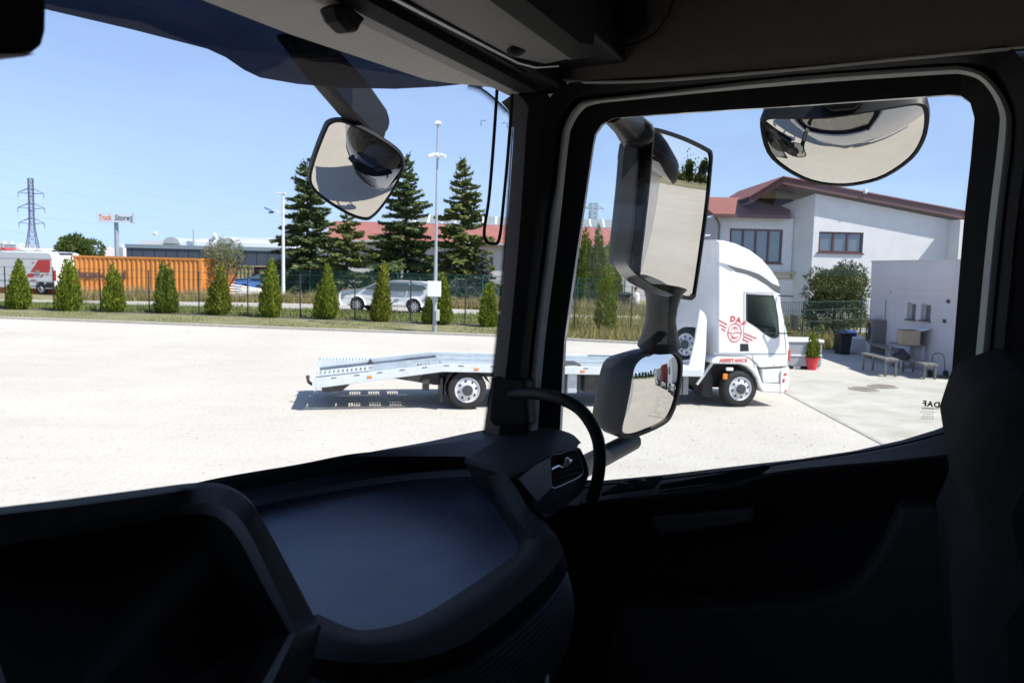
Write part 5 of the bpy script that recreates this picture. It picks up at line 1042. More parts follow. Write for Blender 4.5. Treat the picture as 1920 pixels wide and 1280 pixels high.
# openings of the main wall
def opening(px0, py0, px1, py1, Y=HY): a, b = hq(px0, py0, Y), hq(px1, py1, Y); return a[0], b[0], b[2], a[2]
def wall_with(holes, x0, x1, z0, topf, Y, mt, o, th=.3):
    w = MB(); xs = sorted([x0, x1] + [v for h in holes for v in h[:2]])
    for a, b in zip(xs[:-1], xs[1:]):
        hh_ = [h for h in holes if h[0] <= a + 1e-4 and h[1] >= b - 1e-4]
        if hh_: w.prism([(a, Y, z0), (b, Y, z0), (b, Y, hh_[0][2]), (a, Y, hh_[0][2])], (0, th, 0)); w.prism([(a, Y, hh_[0][3]), (b, Y, hh_[0][3]), (b, Y, topf(b)), (a, Y, topf(a))], (0, th, 0))
        else: w.prism([(a, Y, z0), (b, Y, z0), (b, Y, topf(b)), (a, Y, topf(a))], (0, th, 0))
    return w.build('wall', mt, o)
def window(h, Y, n, o, mtf='window_brown', fw=.11):
    x0, x1, z0, z1 = h; g = MB().prism([(x0, Y + .14, z0), (x1, Y + .14, z0), (x1, Y + .14, z1), (x0, Y + .14, z1)], (0, .02, 0)).build('window', 'house_glass', o)
    f = MB(); f.box((x0, Y + .06, z0), (x1, Y + .135, z0 + fw)); f.box((x0, Y + .06, z1 - fw), (x1, Y + .135, z1))
    for k in range(n + 1): x = x0 + (x1 - x0 - fw) * k / n; f.box((x, Y + .055, z0 + fw), (x + fw, Y + .135, z1 - fw))
    f.build('window_frame', mtf, g); MB().box((x0 - .08, Y - .08, z0 - .06), (x1 + .08, Y + .06, z0)).build('sill', mtf, g); return g
hM = opening(1536, 434, 1617, 475)
topR = lambda x: zc0 + slope * (x - X0)
wall_with([hM], X0, XR, -.1, topR, HY, 'plaster', hs); window(hM, HY, 3, hs)
# left flank of the tall part, turned away
XL, YL = hq(1441, 440, HY + 3.0)[0], HY + 3.0; zl0 = zt(1441, 392, YL)
MB().prism([(X0, HY + .002, -.1), (X0, HY + .002, zc0), (XL, YL, zl0), (XL, YL, -.1)], (.25, .3, 0)).build('flank_wall', 'plaster', hs)
# roof slabs: long fall to the right, short fall to the left, with fascia
xa, za = hq(1470, 333, HY - .5)[0], zt(1470, 333, HY - .5); xb = hq(1405, 371, HY + .5)[0]; zb = zt(1405, 371, HY + .5)
zre = za + (zt(1810, 398, HY - .5) - za) / (hq(1810, 398, HY - .5)[0] - xa) * (XR + .5 - xa)
rfb = MB(); rfb.prism([(xa, HY - .42, za), (XR + .5, HY - .42, zre), (XR + .5, HY - .42, zre - .36), (xa, HY - .42, za - .36)], (0, .12, 0)); rfb.prism([(xa, HY - .42, za), (xa, HY - .42, za - .36), (xb, HY + .4, zb - .36), (xb, HY + .4, zb)], (.0, .12, 0))
rfb.build('fascia', 'fascia', hs)
MB().prism([(xa - .02, HY - .5, za + .02), (XR + .6, HY - .5, zre + .02), (XR + .6, HY - .5, zre + .09), (xa - .02, HY - .5, za + .09)], (0, 9, 0)).build('roof', 'roof_red', hs)
MB().prism([(xa - .02, HY - .5, za + .02), (xa - .02, HY - .5, za + .09), (xb, HY + .3, zb + .09), (xb, HY + .3, zb + .02)], (0, 9, 0)).build('roof', 'roof_red', hs)
MB().prism([(xa, HY - .3, za - .34), (XR + .4, HY - .3, zre - .34), (XR + .4, HY - .3, zre - .28), (xa, HY - .3, za - .28)], (0, 8, 0)).build('soffit', 'fascia', hs); MB().prism([(xa, HY - .3, za - .34), (xb, HY + .45, zb - .34), (xb, HY + .45, zb - .28), (xa, HY - .3, za - .28)], (0, 8, 0)).build('soffit', 'fascia', hs)
# left wing with its own roof
WY = HY + 1.2; wx0, wx1 = hq(1343, 450, WY)[0], hq(1486, 450, WY)[0]; wz = zt(1400, 408, WY); wzl = wz - .0
hW = opening(1369, 428, 1465, 494, WY)
wall_with([hW], wx0, wx1, -.1, lambda x: wz, WY, 'plaster', hs); window(hW, WY, 4, hs)
MB().prism([(wx0, WY, -.1), (wx0, WY, wz), (wx0 - 2.0, WY + 5, wz), (wx0 - 2.0, WY + 5, -.1)], (.2, .1, 0)).build('wing_flank', 'plaster_cool', hs)
ez, rz_ = zt(1400, 402, WY - .5), zt(1400, 371, WY + 2.2); ex0, ex1 = hq(1337, 400, WY - .5)[0], hq(1481, 404, WY - .5)[0]
MB().add([(ex0, WY - .5, ez), (ex1, WY - .5, ez), (hq(1425, 372, WY + 2.2)[0] + 2, WY + 2.2, rz_), (hq(1300, 370, WY + 2.2)[0], WY + 2.2, rz_), (hq(1300, 370, WY + 5)[0], WY + 5, ez)], [(0, 1, 2, 3), (0, 3, 4)]).build('wing_roof', 'roof_red', hs, solid=.1)
MB().box((ex0, WY - .62, ez - .2), (ex1, WY - .5, ez - .01)).build('gutter', 'fascia', hs); MB().prism([(ex0, WY - .5, ez - .16), (ex1, WY - .5, ez - .16), (ex1, WY, ez - .16), (ex0, WY, ez - .16)], (0, 0, .04)).build('soffit', 'fascia', hs)
MB().tube(crom([(hq(1342, 403, WY - .5)[0], WY - .45, ez - .18), (wx0 + .12, WY - .08, ez - .6), (wx0 + .12, WY - .08, ez - 1.2), (wx0 + .12, WY - .08, 0)], 4), .06, 8).build('downpipe', 'steel_box', hs)
# string course and garage door below
zb_ = zt(1490, 512, WY - .2); MB().box((wx0 + 2, WY - .25, zb_ - .06), (X0 + .1, WY - .0, zb_ + .06)).build('string_course', 'band', hs)
for a, b in (((1462, 523), (1495, 523)),):
    xa_, xb_ = hq(1455, 525, WY)[0], hq(1494, 525, WY)[0]; zz = zt(1480, 524, WY)
    MB().box((xa_, WY - .05, 0), (xb_, WY - .003, zz)).build('garage_door', 'white_matt', hs); MB().box((xa_ - .08, WY - .09, zz), (xb_ + .08, WY - .003, zz + .08)).build('door_trim', 'band', hs); MB().box((xb_, WY - .09, 0), (xb_ + .08, WY - .003, zz)).build('door_trim', 'band', hs)
vx = hq(1623, 357, HY - .5); MB().lathe([(.09, -.12), (.12, 0), (.09, .12)], (vx[0], HY - .46, zt(1623, 359, HY - .5)), (0, 0, 1), 12).build('floodlight', 'white_plastic', hs)
xq = hq(1778, 430)[0]; MB().prism([(xq, HY - 1.2, -.1), (xq + 6, HY - 1.2, -.1), (xq + 6, HY - 1.2, topR(xq + 6) - .05), (xq, HY - 1.2, topR(xq) - .05)], (0, 1.19, 0)).build('bay_wall', 'plaster', hs)

# ---- long hall with red roof and roof lights behind the spruces
RY = 70; hl0 = empty('red_roof_hall', (0, 0, 0), 0, 'long hall with red roof and a band of roof lights behind the spruces', 'hall')
xl, xr_ = P(606, 430, RY)[0], P(1330, 430, RY)[0]; ev = P(800, 452, RY)[2]; rg = ev + 1.75
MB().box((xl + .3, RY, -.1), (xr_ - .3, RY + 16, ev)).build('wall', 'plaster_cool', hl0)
MB().add([(xl, RY - .6, ev - .1), (xr_, RY - .6, ev - .1), (xr_, RY + 4, rg), (xl, RY + 4, rg), (xl, RY + 16, rg + .1), (xr_, RY + 16, rg + .1)], [(0, 1, 2, 3), (3, 2, 5, 4)]).build('roof', 'tile_red', hl0, solid=.15)
npan = 22; xsk = P(740, 420, RY)[0]
for k in range(npan):
    a = xsk + (xr_ - xsk) * k / npan; b = xsk + (xr_ - xsk) * (k + 1) / npan
    MB().prism([(a + .09, RY + 3.9, rg + .05), (b - .09, RY + 3.9, rg + .05), (b - .09, RY + 5.2, rg + .8), (a + .09, RY + 5.2, rg + .8)], (0, .05, 0)).build('roof_light', 'skylight', hl0)
    MB().prism([(a - .07, RY + 3.86, rg + .05), (a + .07, RY + 3.86, rg + .05), (a + .07, RY + 5.16, rg + .82), (a - .07, RY + 5.16, rg + .82)], (0, .05, 0)).build('glazing_bar', 'roof_white', hl0)
MB().box((xl, RY - .75, ev - .22), (xr_, RY - .6, ev - .06)).build('gutter', 'plaster_grey', hl0)
for k in range(9):
    x = xl + 3 + k * 4.6; MB().box((x, RY - .03, 2.4), (x + 2.6, RY - .002, 3.6)).build('hall_window', 'house_glass', hl0)
# ---- dark blue hall with white roof behind the containers
BY = 92; bh = empty('blue_hall', (0, 0, 0), 0, 'dark blue flat hall with pale roof domes behind the containers', 'hall')
bl0, br0 = P(237, 480, BY)[0], P(560, 480, BY)[0]; bt_ = P(390, 468, BY)[2]
MB().box((bl0, BY, -.1), (br0, BY + 30, bt_)).build('wall', 'hall_blue', bh); MB().box((bl0 - .1, BY - .12, bt_), (br0, BY + 30, bt_ + .42)).build('roof_edge', 'hall_edge', bh)
for k in range(14): x = bl0 + 1.3 * k + .6; MB().box((x, BY - .02, .2), (x + .05, BY - .002, bt_ - .1)).build('panel_joint', 'black_plastic', bh)
WYY = BY + 14; wl0, wr0 = P(264, 460, WYY)[0], P(545, 460, WYY)[0]; wt0 = P(300, 451, WYY)[2]; zbt = P(300, 462, WYY)[2]
MB().box((wl0, WYY, bt_ + .3), (wr0, WYY + 12, wt0)).build('upper_roof', 'roof_white', bh)
xp_ = [P(v, 450, WYY)[0] for v in (345, 405, 500, 540)]; MB().prism([(xp_[0], WYY + .3, wt0), (xp_[3], WYY + .3, wt0 - .1), (xp_[2], WYY + .3, wt0 + .7), (xp_[1], WYY + .3, wt0 + .72)], (0, 10, 0)).build('upper_roof', 'roof_white', bh)
for v0, v1, vt in ((308, 339, 444), (408, 443, 446)):
    a, b = P(v0, 456, WYY)[0], P(v1, 456, WYY)[0]; zz = P(v0, 456, WYY)[2]; ht = P(v0, vt, WYY)[2] - zz
    MB().prism([((a + b) / 2 - (b - a) / 2 * math.cos(t), WYY - .4, zz + ht * math.sin(t)) for t in np.linspace(0, math.pi, 14)], (0, 9, 0)).build('roof_dome', 'dome', bh, smooth=30)
MB().box((P(364, 440, WYY)[0], WYY - .5, bt_), (P(367, 440, WYY)[0], WYY - .2, P(365, 430, WYY)[2])).build('flue', 'dome', bh)
for (px, py), lb in (((291, 438), 'white_plastic'), ((402, 441), 'white_plastic')): q = P(px, py, WYY); MB().lathe([(0, -.3), (.25, -.15), (.3, 0), (.25, .15), (0, .3)], q, (0, 0, 1), 10).build('roof_vent', lb, bh)
# ---- far town
def block(px0, px1, py, Y, mt_, label, nf=6, nc=5):
    a, b = P(px0, py, Y), P(px1, py, Y); r = empty('tower_block', (a[0], Y, 0), 0, label, 'building', 'far blocks of flats on the horizon'); W_, Hh = b[0] - a[0], a[2]
    MB().box((0, 0, -2), (W_, 25, Hh)).build('wall', mt_, r); MB().box((W_ * .3, 3, Hh), (W_ * .45, 8, Hh + 3)).build('lift_house', mt_, r)
    for f in range(nf):
        z = Hh * (f + .35) / nf; MB().box((W_ * .06, -.3, z), (W_ * .94, -.02, z + Hh / nf * .45)).build('window_row', 'city_glass', r)
for a in ((0, 6, 456, 900, 'city_c', 'brownish block of flats at the far left edge of the horizon'), (7, 30, 457, 850, 'city_b', 'wide blue-grey block of flats left of the pylon'), (31, 40, 460, 860, 'city_a', 'pale block of flats close to the pylon, left side'),
          (188, 196, 464, 900, 'city_a', 'pale block of flats between round bush and sign pole'), (198, 207, 466, 950, 'city_c', 'faint pinkish block of flats just left of the sign pole'), (222, 231, 463, 900, 'city_a', 'pale block of flats just right of the sign pole')): block(*a)
for k, (px0, px1, py, mt_) in enumerate(((0, 14, 468, 'white_matt'), (30, 46, 469, 'white_matt'), (66, 79, 470, 'white_matt'))):
    a, b = P(px0, py, 190), P(px1, py, 190); r = empty('far_shed', (a[0], 190, 0), 0, ['white shed beyond the van at the left edge', 'white shed just left of the pylon foot', 'white shed just right of the pylon foot'][k], 'shed', 'white sheds beyond the container')
    MB().box((0, 0, 0), (b[0] - a[0], 8, a[2])).build('wall', mt_, r); MB().prism([(-.3, -.3, a[2]), (b[0] - a[0] + .3, -.3, a[2]), ((b[0] - a[0]) / 2, -.3, a[2] + .5)], (0, 8.6, 0)).build('roof', 'roof_white' if k else 'red', r)
a = P(33, 474, 75); tt = empty('red_truck_roof', (a[0], 75, 0), 0, 'red lorry whose roof shows above the white van', 'truck'); MB().box((0, 0, .9), (1.0, 6, a[2] + .05)).build('box', 'red', tt, bevel=.08)
for y in (1, 5): MB().lathe([(.45, 0), (.45, .3)], (0, y, .45), (1, 0, 0), 16).build('wheel', 'tyre', tt)

# ================================================================== POLES, PYLONS, SIGN, FENCES
def bar(m, a, b, r): m.tube([a, b], r, 4)
def pylon(px, pt, pb_, Y, label, mt_, wpx, arms, rad):
    a = P(px, pt, Y); Hh = a[2]; s = Y / FPX; r = empty('pylon', (a[0], Y, 0), .3, label, 'pylon', 'high-voltage pylons'); w1, w0 = wpx[0] * s / 2, wpx[1] * s / 2
    def wz(z): t = z / Hh; return w1 + (w0 - w1) * max(0, 1 - t / .5) ** 1.4
    m = MB(); zs = [0]
    while zs[-1] < Hh - 1: zs.append(min(Hh, zs[-1] + max(2.2, wz(zs[-1]) * 1.5)))
    for z0, z1 in zip(zs[:-1], zs[1:]):
        a0, a1 = wz(z0), wz(z1); c = [(-1, -1), (1, -1), (1, 1), (-1, 1)]
        for k in range(4):
            (x, y), (x2, y2) = c[k], c[(k + 1) % 4]; bar(m, (x * a0, y * a0, z0), (x * a1, y * a1, z1), rad)
            bar(m, (x * a0, y * a0, z0), (x2 * a1, y2 * a1, z1), rad * .6); bar(m, (x2 * a0, y2 * a0, z0), (x * a1, y * a1, z1), rad * .6); bar(m, (x * a1, y * a1, z1), (x2 * a1, y2 * a1, z1), rad * .6)
    m.build('mast', mt_, r)
    for py, hw in arms:
        z = P(px, py, Y)[2]; w = hw * s
        for sgn in (-1, 1):
            am = MB(); b0 = wz(z)
            for yy in (-b0, b0): bar(am, (sgn * b0, yy, z), (sgn * w, 0, z + .2), rad * .8); bar(am, (sgn * b0, yy, z + 1.6), (sgn * w, 0, z + .2), rad * .8)
            bar(am, (sgn * w, 0, z + .2), (sgn * w, 0, z - 1.3), rad * .9); am.build('cross_arm', mt_, r)
    return r
pylon(57, 334, 480, 250, 'dark lattice pylon above the containers at left', 'pylon', (7.5, 30), [(363, 21), (391, 22), (419, 21)], .10)
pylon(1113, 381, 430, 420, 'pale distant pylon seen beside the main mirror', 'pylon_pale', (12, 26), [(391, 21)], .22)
for k, (pa_, pb_) in enumerate((((-40, 268), (700, 392)), ((-40, 300), (700, 410)), ((-40, 324), (620, 420)), ((-40, 362), (560, 415)), ((-40, 391), (560, 425)), ((-40, 421), (300, 440)))):
    A0, A1 = P(*pa_, 240), P(*pb_, 320); pts = [A0 + (A1 - A0) * t - np.array([0, 0, 3.2 * 4 * t * (1 - t)]) for t in np.linspace(0, 1, 14)]
    o = MB().tube(pts, .028, 4).build('power_line', 'wire'); tag(o, ['topmost', 'second highest', 'third highest', 'fourth highest', 'second lowest', 'lowest'][k] + ' faint power line crossing the sky at left', 'power line', 'power lines across the sky')
sg = P(217, 480, 110); sgn = empty('shop_sign', (sg[0], 110, 0), 0, 'billboard on a tall grey pole, lettered orange and dark', 'sign')
zt_, zb2 = P(215, 400, 110)[2], P(215, 417, 110)[2]; bl_x, br_x = P(184, 408, 110)[0] - sg[0], P(246, 408, 110)[0] - sg[0]
MB().box((bl_x, -.15, zb2), (br_x, .15, zt_)).build('board', 'sign_board', sgn); MB().box((br_x + .25, -.3, zb2 - .1), (br_x + .40, .5, zt_ + .1)).build('side_board', 'pylon_pale', sgn)
MB().tube([(-.05, .45, 0), (-.05, .45, zb2 + .5)], .28, 14).build('pole', 'pole', sgn, smooth=60)
zm = (zt_ + zb2) / 2; text('lettering', 'Truck', 1.05, 'sign_orange', sgn, frame((bl_x + .12, -.16, zm), (1, 0, 0), (0, 0, 1)), .005, .15, .02, 'LEFT', fit=1.75); text('lettering', 'Store', 1.05, 'sign_dark', sgn, frame((br_x - .15, -.16, zm), (1, 0, 0), (0, 0, 1)), .005, .15, .02, 'RIGHT', fit=2.05)
# mast with cameras in the lawn
pb0 = G(815, 624); mz = pb0[2]; mast = empty('camera_mast', (pb0[0], pb0[1], mz), 0, 'tall grey mast with cameras and white switch box in the lawn', 'mast')
mt0 = P(822, 232, pb0[1]); mh = mt0[2] - mz; zat = lambda py: P(818, py, pb0[1])[2] - mz
MB().tube([(0, 0, 0), (0, 0, 1.55), (0, 0, mh * .5), (0, 0, mh)], [.085, .07, .05, .032], 12).build('pole', 'pole', mast, smooth=60)
MB().box((-.28, -.22, zat(556)), (.22, -.06, zat(527))).build('switch_box', 'white_plastic', mast, bevel=.02); MB().box((.04, -.15, zat(601)), (.17, -.0, zat(580))).build('meter_box', 'grey_plastic', mast, bevel=.015)
MB().prism([(-.12, -.1, mh - .02), (.12, -.1, mh - .02), (.10, -.1, mh + .08), (-.05, -.1, mh + .1)], (0, .3, 0)).build('lamp_head', 'white_plastic', mast)
for a in (-2.6, -1.55, -.5, 1.57):
    cz_ = zat(293); d = np.array([math.cos(a), math.sin(a), -.25]); MB().tube([np.array([0, 0, cz_ + .1]), np.array([0, 0, cz_ + .1]) + d * .18], .025, 6).build('camera_arm', 'white_plastic', mast); MB().tube([np.array([0, 0, cz_ + .08]) + d * .14, np.array([0, 0, cz_ + .05]) + d * .36], .06, 8).build('camera', 'white_plastic', mast)
# street light with solar lamp
sl0 = P(531, 500, 49); slm = empty('street_light', (sl0[0], 49, .5), 0, 'white street light with a blue side lamp next to the left spruce', 'street light'); sh0 = P(531, 363, 49)[2] - .5
MB().tube([(0, 0, 0), (0, 0, sh0)], [.11, .07], 10).build('pole', 'white_plastic', slm, smooth=60); MB().box((-.45, -.1, sh0 - .02), (.15, .1, sh0 + .08)).build('lamp_head', 'white_plastic', slm)
az = P(531, 398, 49)[2] - .5; MB().tube(crom([(0, 0, az - .2), (-.4, 0, az + .05), (-.75, 0, az + .1)], 4), .03, 6).build('lamp_arm', 'white_plastic', slm); MB().prism([(-1.1, -.15, az + .2), (-.6, -.15, az + .0), (-.6, -.15, az + .08), (-1.1, -.15, az + .28)], (0, .3, 0)).build('solar_panel', 'blue_car', slm); MB().box((-.85, -.1, az - .08), (-.6, .1, az + .02)).build('lamp', 'steel_dark', slm)
# near fence: slim dark posts, straining wires
def fence(name, posts, hgt_, mt_, label, wires, r=.03, mesh=0):
    f = empty(name, (0, 0, 0), 0, label, 'fence')
    for i, q in enumerate(posts): MB().tube([(q[0], q[1], q[2] - .1), (q[0], q[1], q[2] + hgt_)], r, 6).build('post', mt_, f)
    for w in wires: MB().tube([(q[0], q[1], q[2] + w) for q in posts], .006 if not mesh else .012, 4).build('wire', mt_, f)
    if mesh:
        m = MB()
        for a, b in zip(posts[:-1], posts[1:]):
            n_ = int(np.linalg.norm(np.array(b) - np.array(a)) / mesh)
            for k in range(n_):
                t = k / n_; x, y, z = (np.array(a) * (1 - t) + np.array(b) * t); w = .007; m.add([(x - w, y, z + .05), (x + w, y, z + .05), (x + w, y, z + hgt_), (x - w, y, z + hgt_)], [(0, 1, 2, 3)])
        mo = m.build('mesh_wire', mt_, f, solid=.006); mo['kind'] = 'stuff'
    return f
fp_ = [(v, w) for v, w in ((-85, 579), (4, 581), (95, 582), (183, 585), (275, 588), (369, 592), (461, 595), (560, 597), (663, 600), (768, 605), (871, 610), (970, 615), (1077, 621), (1184, 627), (1290, 632))]
posts = [G(*q) + np.array([0, .25, 0]) for q in fp_]; posts.append(posts[-1] + (posts[-1] - posts[-2]))
fence('wire_fence', posts, 1.85, 'fence_dark', 'low wire fence with slim dark posts along the thujas', (.3, .9, 1.5, 1.82), .028)
gp_ = [(489, 556, 53), (528, 556, 52.6), (581, 558, 52), (665, 560, 51), (745, 562, 50), (818, 564, 49.2), (904, 566, 48), (985, 568, 47), (1082, 572, 46), (1170, 574, 45)]
posts2 = [np.array([P(a, b, Y)[0], Y, .5 if Y > 30 else .0]) for a, b, Y in gp_]; fence('green_fence', posts2, 1.75, 'fence_green', 'green mesh fence on the far side of the track before the spruces', (.1, .5, .95, 1.4, 1.72), .035, .07)
posts3 = [np.array([G(px, py)[0], G(px, py)[1], 0]) for px, py in ((1440, 646), (1503, 645), (1612, 640), (1700, 636))]; fence('court_fence', posts3, 1.75, 'fence_dim', 'green mesh fence between the recovery truck and the grey building', (.1, .5, .95, 1.4, 1.72), .035, .14)
# person and bin far off beside the tall thujas
bq = P(1173, 590, 44); bin_((bq[0], 44.5, .4), 0, 'black_plastic', 'dark bin against the pale wall beside the main mirror neck', 'black_plastic', 'bins by the hall', 1.05)
# ================================================================== PLANTS
def leaf(vs, fs, c, d, n, L, W):          # kite-shaped leaf face from c along d
    s = np.cross(d, n); s /= (np.linalg.norm(s) + 1e-9); k = len(vs)
    vs += [tuple(c), tuple(c + d * L * .45 + s * W * .5), tuple(c + d * L), tuple(c + d * L * .45 - s * W * .5)]; fs.append((k, k + 1, k + 2, k + 3))
def unit(v): return v / (np.linalg.norm(v) + 1e-9)
def thuja_mesh(name, cones, n, seed, mt, L=.15, W=.06):
    rg_ = np.random.default_rng(seed); vs, fs = [], []
    tot = sum(h * r for _, _, h, r in cones)
    for cx, cy_, h, r in cones:
        ph = rg_.uniform(0, 6.28, 6)
        def rad(t, a): return r * (max(0, 1 - t) ** .68) * (1 - .42 * max(0, .14 - t) / .14) * (1 + .09 * math.sin(3 * a + ph[0] + 5 * t) + .07 * math.sin(5 * a + ph[1] - 9 * t) + .05 * math.sin(17 * t + ph[2] + 2 * a))
        core = [[(cx + .80 * rad(t, a) * math.cos(a), cy_ + .80 * rad(t, a) * math.sin(a), h * t * .96 + .02) for a in np.linspace(0, 2 * math.pi, 13)[:-1]] for t in (0, .06, .14, .3, .5, .7, .85, .95)]
        k = len(vs); m = 12
        for l in core: vs += l
        for j in range(len(core) - 1):
            for i in range(m): fs.append((k + j * m + i, k + j * m + (i + 1) % m, k + (j + 1) * m + (i + 1) % m, k + (j + 1) * m + i))
        for _ in range(int(n * h * r / tot)):
            t = 1 - math.sqrt(rg_.uniform(0, 1)); t = min(.995, t * 1.0); a = rg_.uniform(0, 2 * math.pi); rr = rad(t, a) * rg_.uniform(.78, 1.06)
            c = np.array([cx + rr * math.cos(a), cy_ + rr * math.sin(a), h * t]); o_ = np.array([math.cos(a), math.sin(a), 0])
            d = unit(np.array([0, 0, 1.0]) + o_ * rg_.uniform(.1, .75) + rg_.normal(0, .22, 3)); nn = unit(o_ * .6 + rg_.normal(0, .6, 3))
            leaf(vs, fs, c, d, nn, L * rg_.uniform(.7, 1.3), W * rg_.uniform(.7, 1.3))
        for _ in range(14): t = rg_.uniform(.93, 1.0); leaf(vs, fs, np.array([cx, cy_, h * t * .98]), unit(np.array([rg_.normal(0, .2), rg_.normal(0, .2), 1])), unit(rg_.normal(0, 1, 3)), L, W * .8)
    return vs, fs
def thuja(px, pt, pb_, wpx, label, cones=((0, 0, 1, 1),), mt='thuja', seed=0, Yo=.0, n=2300, dz=0):
    q = G(px, pb_); Y = q[1]; z0 = q[2]; h = P(px, pt, Y)[2] - z0; r = wpx * Y / FPX / 2; q = np.array([q[0], Y + Yo, z0])
    o = empty('thuja', (q[0], q[1], z0), 0, label, 'thuja', 'thujas planted in a row along the fence')
    tl = random.Random(seed); o.rotation_euler = (tl.uniform(-.03, .03), tl.uniform(-.035, .035), 0)
    vs, fs = thuja_mesh('crown', [(a * r, b * r, h * c, r * d) for a, b, c, d in cones], n, seed, mt)
    MB().add(vs, fs).build('crown', mt, o); MB().tube([(0, 0, -.05), (0, 0, .5)], [.06, .05], 8).build('trunk', 'bark', o); return o
thuja(35, 487, 581, 44, 'conical thuja in front of the white van\'s rear wheel', seed=1)
thuja(128, 482, 584, 46, 'thuja hiding the white van\'s rear doors, with a split top', ((-.15, 0, .95, .9), (.25, .1, 1, .75)), seed=2)
thuja(214, 497, 586, 42, 'thuja covering part of the container lettering', ((-.1, 0, 1, .95), (.3, 0, .88, .7)), seed=3)
thuja(313, 491, 588, 44, 'broad two-pointed thuja before the orange container', ((-.25, 0, 1, .8), (.3, 0, .97, .72)), 'thuja_dark', seed=4)
thuja(409, 494, 591, 46, 'lopsided thuja with a low left shoot in front of the silvery willow', ((.2, 0, 1, .82), (-.5, -.1, .6, .5)), 'thuja_dry', seed=5)
thuja(507, 485, 596, 42, 'slim thuja left of the street light and left spruce', seed=6)
thuja(612, 496, 599, 48, 'thuja in front of the left spruces, with a bushy low left side', ((.15, 0, 1, .85), (-.45, -.1, .62, .55)), seed=7)
thuja(713, 490, 604, 42, 'thuja standing before the middle of the white car', ((.1, 0, 1, .9), (-.35, 0, .66, .55)), 'thuja_dry', seed=8)
thuja(832, 517, 610, 30, 'narrow thuja just right of the camera mast', ((0, 0, 1, 1),), seed=9)
thuja(803, 556, 609, 22, 'short dark thuja just left of the camera mast', ((0, 0, 1, 1),), 'thuja_dark', seed=10, n=1200)
thuja(914, 530, 614, 36, 'double-topped thuja beside the windscreen pillar', ((-.1, 0, .95, .9), (.3, 0, 1, .7)), seed=11)
thuja(1133, 455, 626, 40, 'tall narrow thuja in front, left of the main mirror', ((0, 0, 1, .95), (.25, 0, .72, .85)), seed=12, n=3800)
for k, (px, pt, w, mt_, lb) in enumerate(((1094, 425, 40, 'thuja_dark', 'leftmost of the tall thujas seen through the side window'), (1118, 418, 34, 'thuja_dark', 'tallest of the thujas behind the front one in the side window'), (1146, 430, 34, 'thuja', 'tall thuja right behind the main mirror housing'))):
    Y = 47.5; q = P(px, 560, Y); o = empty('tall_thuja', (q[0], Y, .4), 0, lb, 'thuja', 'tall thujas behind the track'); h = P(px, pt, Y)[2] - .4; r = w * Y / FPX / 2
    vs, fs = thuja_mesh('crown', [(0, 0, h, r), (r * .4, 0, h * .85, r * .8)], 3800, 40 + k, mt_, .2, .08); MB().add(vs, fs).build('crown', mt_, o); MB().tube([(0, 0, -.05), (0, 0, 1)], [.1, .08], 8).build('trunk', 'bark', o)

def spruce(px, pt, Y, wpx, label, mt='spruce', seed=0, z0=.5, dens=1.0, Ls=1.0, gap=.0):
    rg_ = np.random.default_rng(seed); a0 = P(px, pt, Y); h = a0[2] - z0; R = wpx * Y / FPX / 2
    o = empty('spruce_tree', (a0[0], Y, z0), 0, label, 'tree', 'spruces behind the green fence'); vs, fs = [], []
    MB().tube([(0, 0, -.1), (.03, 0, h * .4), (0, .02, h * .75), (0, 0, h * .99)], [.17, .12, .06, .015], 8).build('trunk', 'bark', o, smooth=60)
    z = .7; br_ = MB()
    while z < h * .985:
        t = z / h; Lb = R * (1 - t) ** .8 + .12; nb = rg_.integers(6, 9) if t < .85 else 5; a0_ = rg_.uniform(0, 6.28)
        for k in range(nb):
            if rg_.uniform() < gap: continue
            a = a0_ + 2 * math.pi * k / nb + rg_.normal(0, .25); L = Lb * rg_.uniform(.5, 1.25); up = .32 * t - .02 + rg_.normal(0, .13)
            d0 = np.array([math.cos(a), math.sin(a), 0]); sd_ = np.array([-math.sin(a), math.cos(a), 0]); zz = z + rg_.normal(0, .14)
            def pt_(s): return d0 * L * s + np.array([0, 0, zz + L * (up * s - .30 * s * s * (1 - t) + .16 * max(0, s - .7))])
            br_.tube([pt_(0), pt_(.5), pt_(1)], [.03 * (1 - t) + .012, .02 * (1 - t) + .008, .005], 4, False)
            m = max(6, int(L / .085 * dens))
            for j in range(m):
                s = .12 + .88 * (j + rg_.uniform(0, 1)) / m; c = pt_(s); tw = (.16 + .30 * L / 2.2 * (1 - abs(s - .45))) * Ls
                for sg_ in (-1, 1):
                    d = unit(d0 * rg_.uniform(.4, .8) + sd_ * sg_ + np.array([0, 0, rg_.uniform(-.6, .3)])); leaf(vs, fs, c, d, unit(np.array([0, 0, 1.0]) + rg_.normal(0, .35, 3)), tw * rg_.uniform(.7, 1.5), .19 * Ls)
                for _q in range(2): leaf(vs, fs, c, unit(d0 * .35 + np.array([0, 0, -.55]) + rg_.normal(0, .2, 3)), unit(sd_ + rg_.normal(0, .3, 3)), tw * .9, .17 * Ls)
            leaf(vs, fs, pt_(.9), unit(pt_(1) - pt_(.85) + np.array([0, 0, .05])), np.array([0, 0, 1.0]), .3 * Ls, .12 * Ls)
        z += (.30 + .10 * rg_.uniform()) * (1 - .35 * t)
    for k in range(8): leaf(vs, fs, np.array([0, 0, h * (.93 + .008 * k)]), unit(np.array([rg_.normal(0, .5), rg_.normal(0, .5), 1])), unit(rg_.normal(0, 1, 3)), .3, .07)
    br_.build('branches', 'bark', o); MB().add(vs, fs).build('crown', mt, o); return o
spruce(576, 300, 55, 160, 'large dark spruce at left behind the front mirror', 'spruce', 21, dens=1.2, gap=.10)
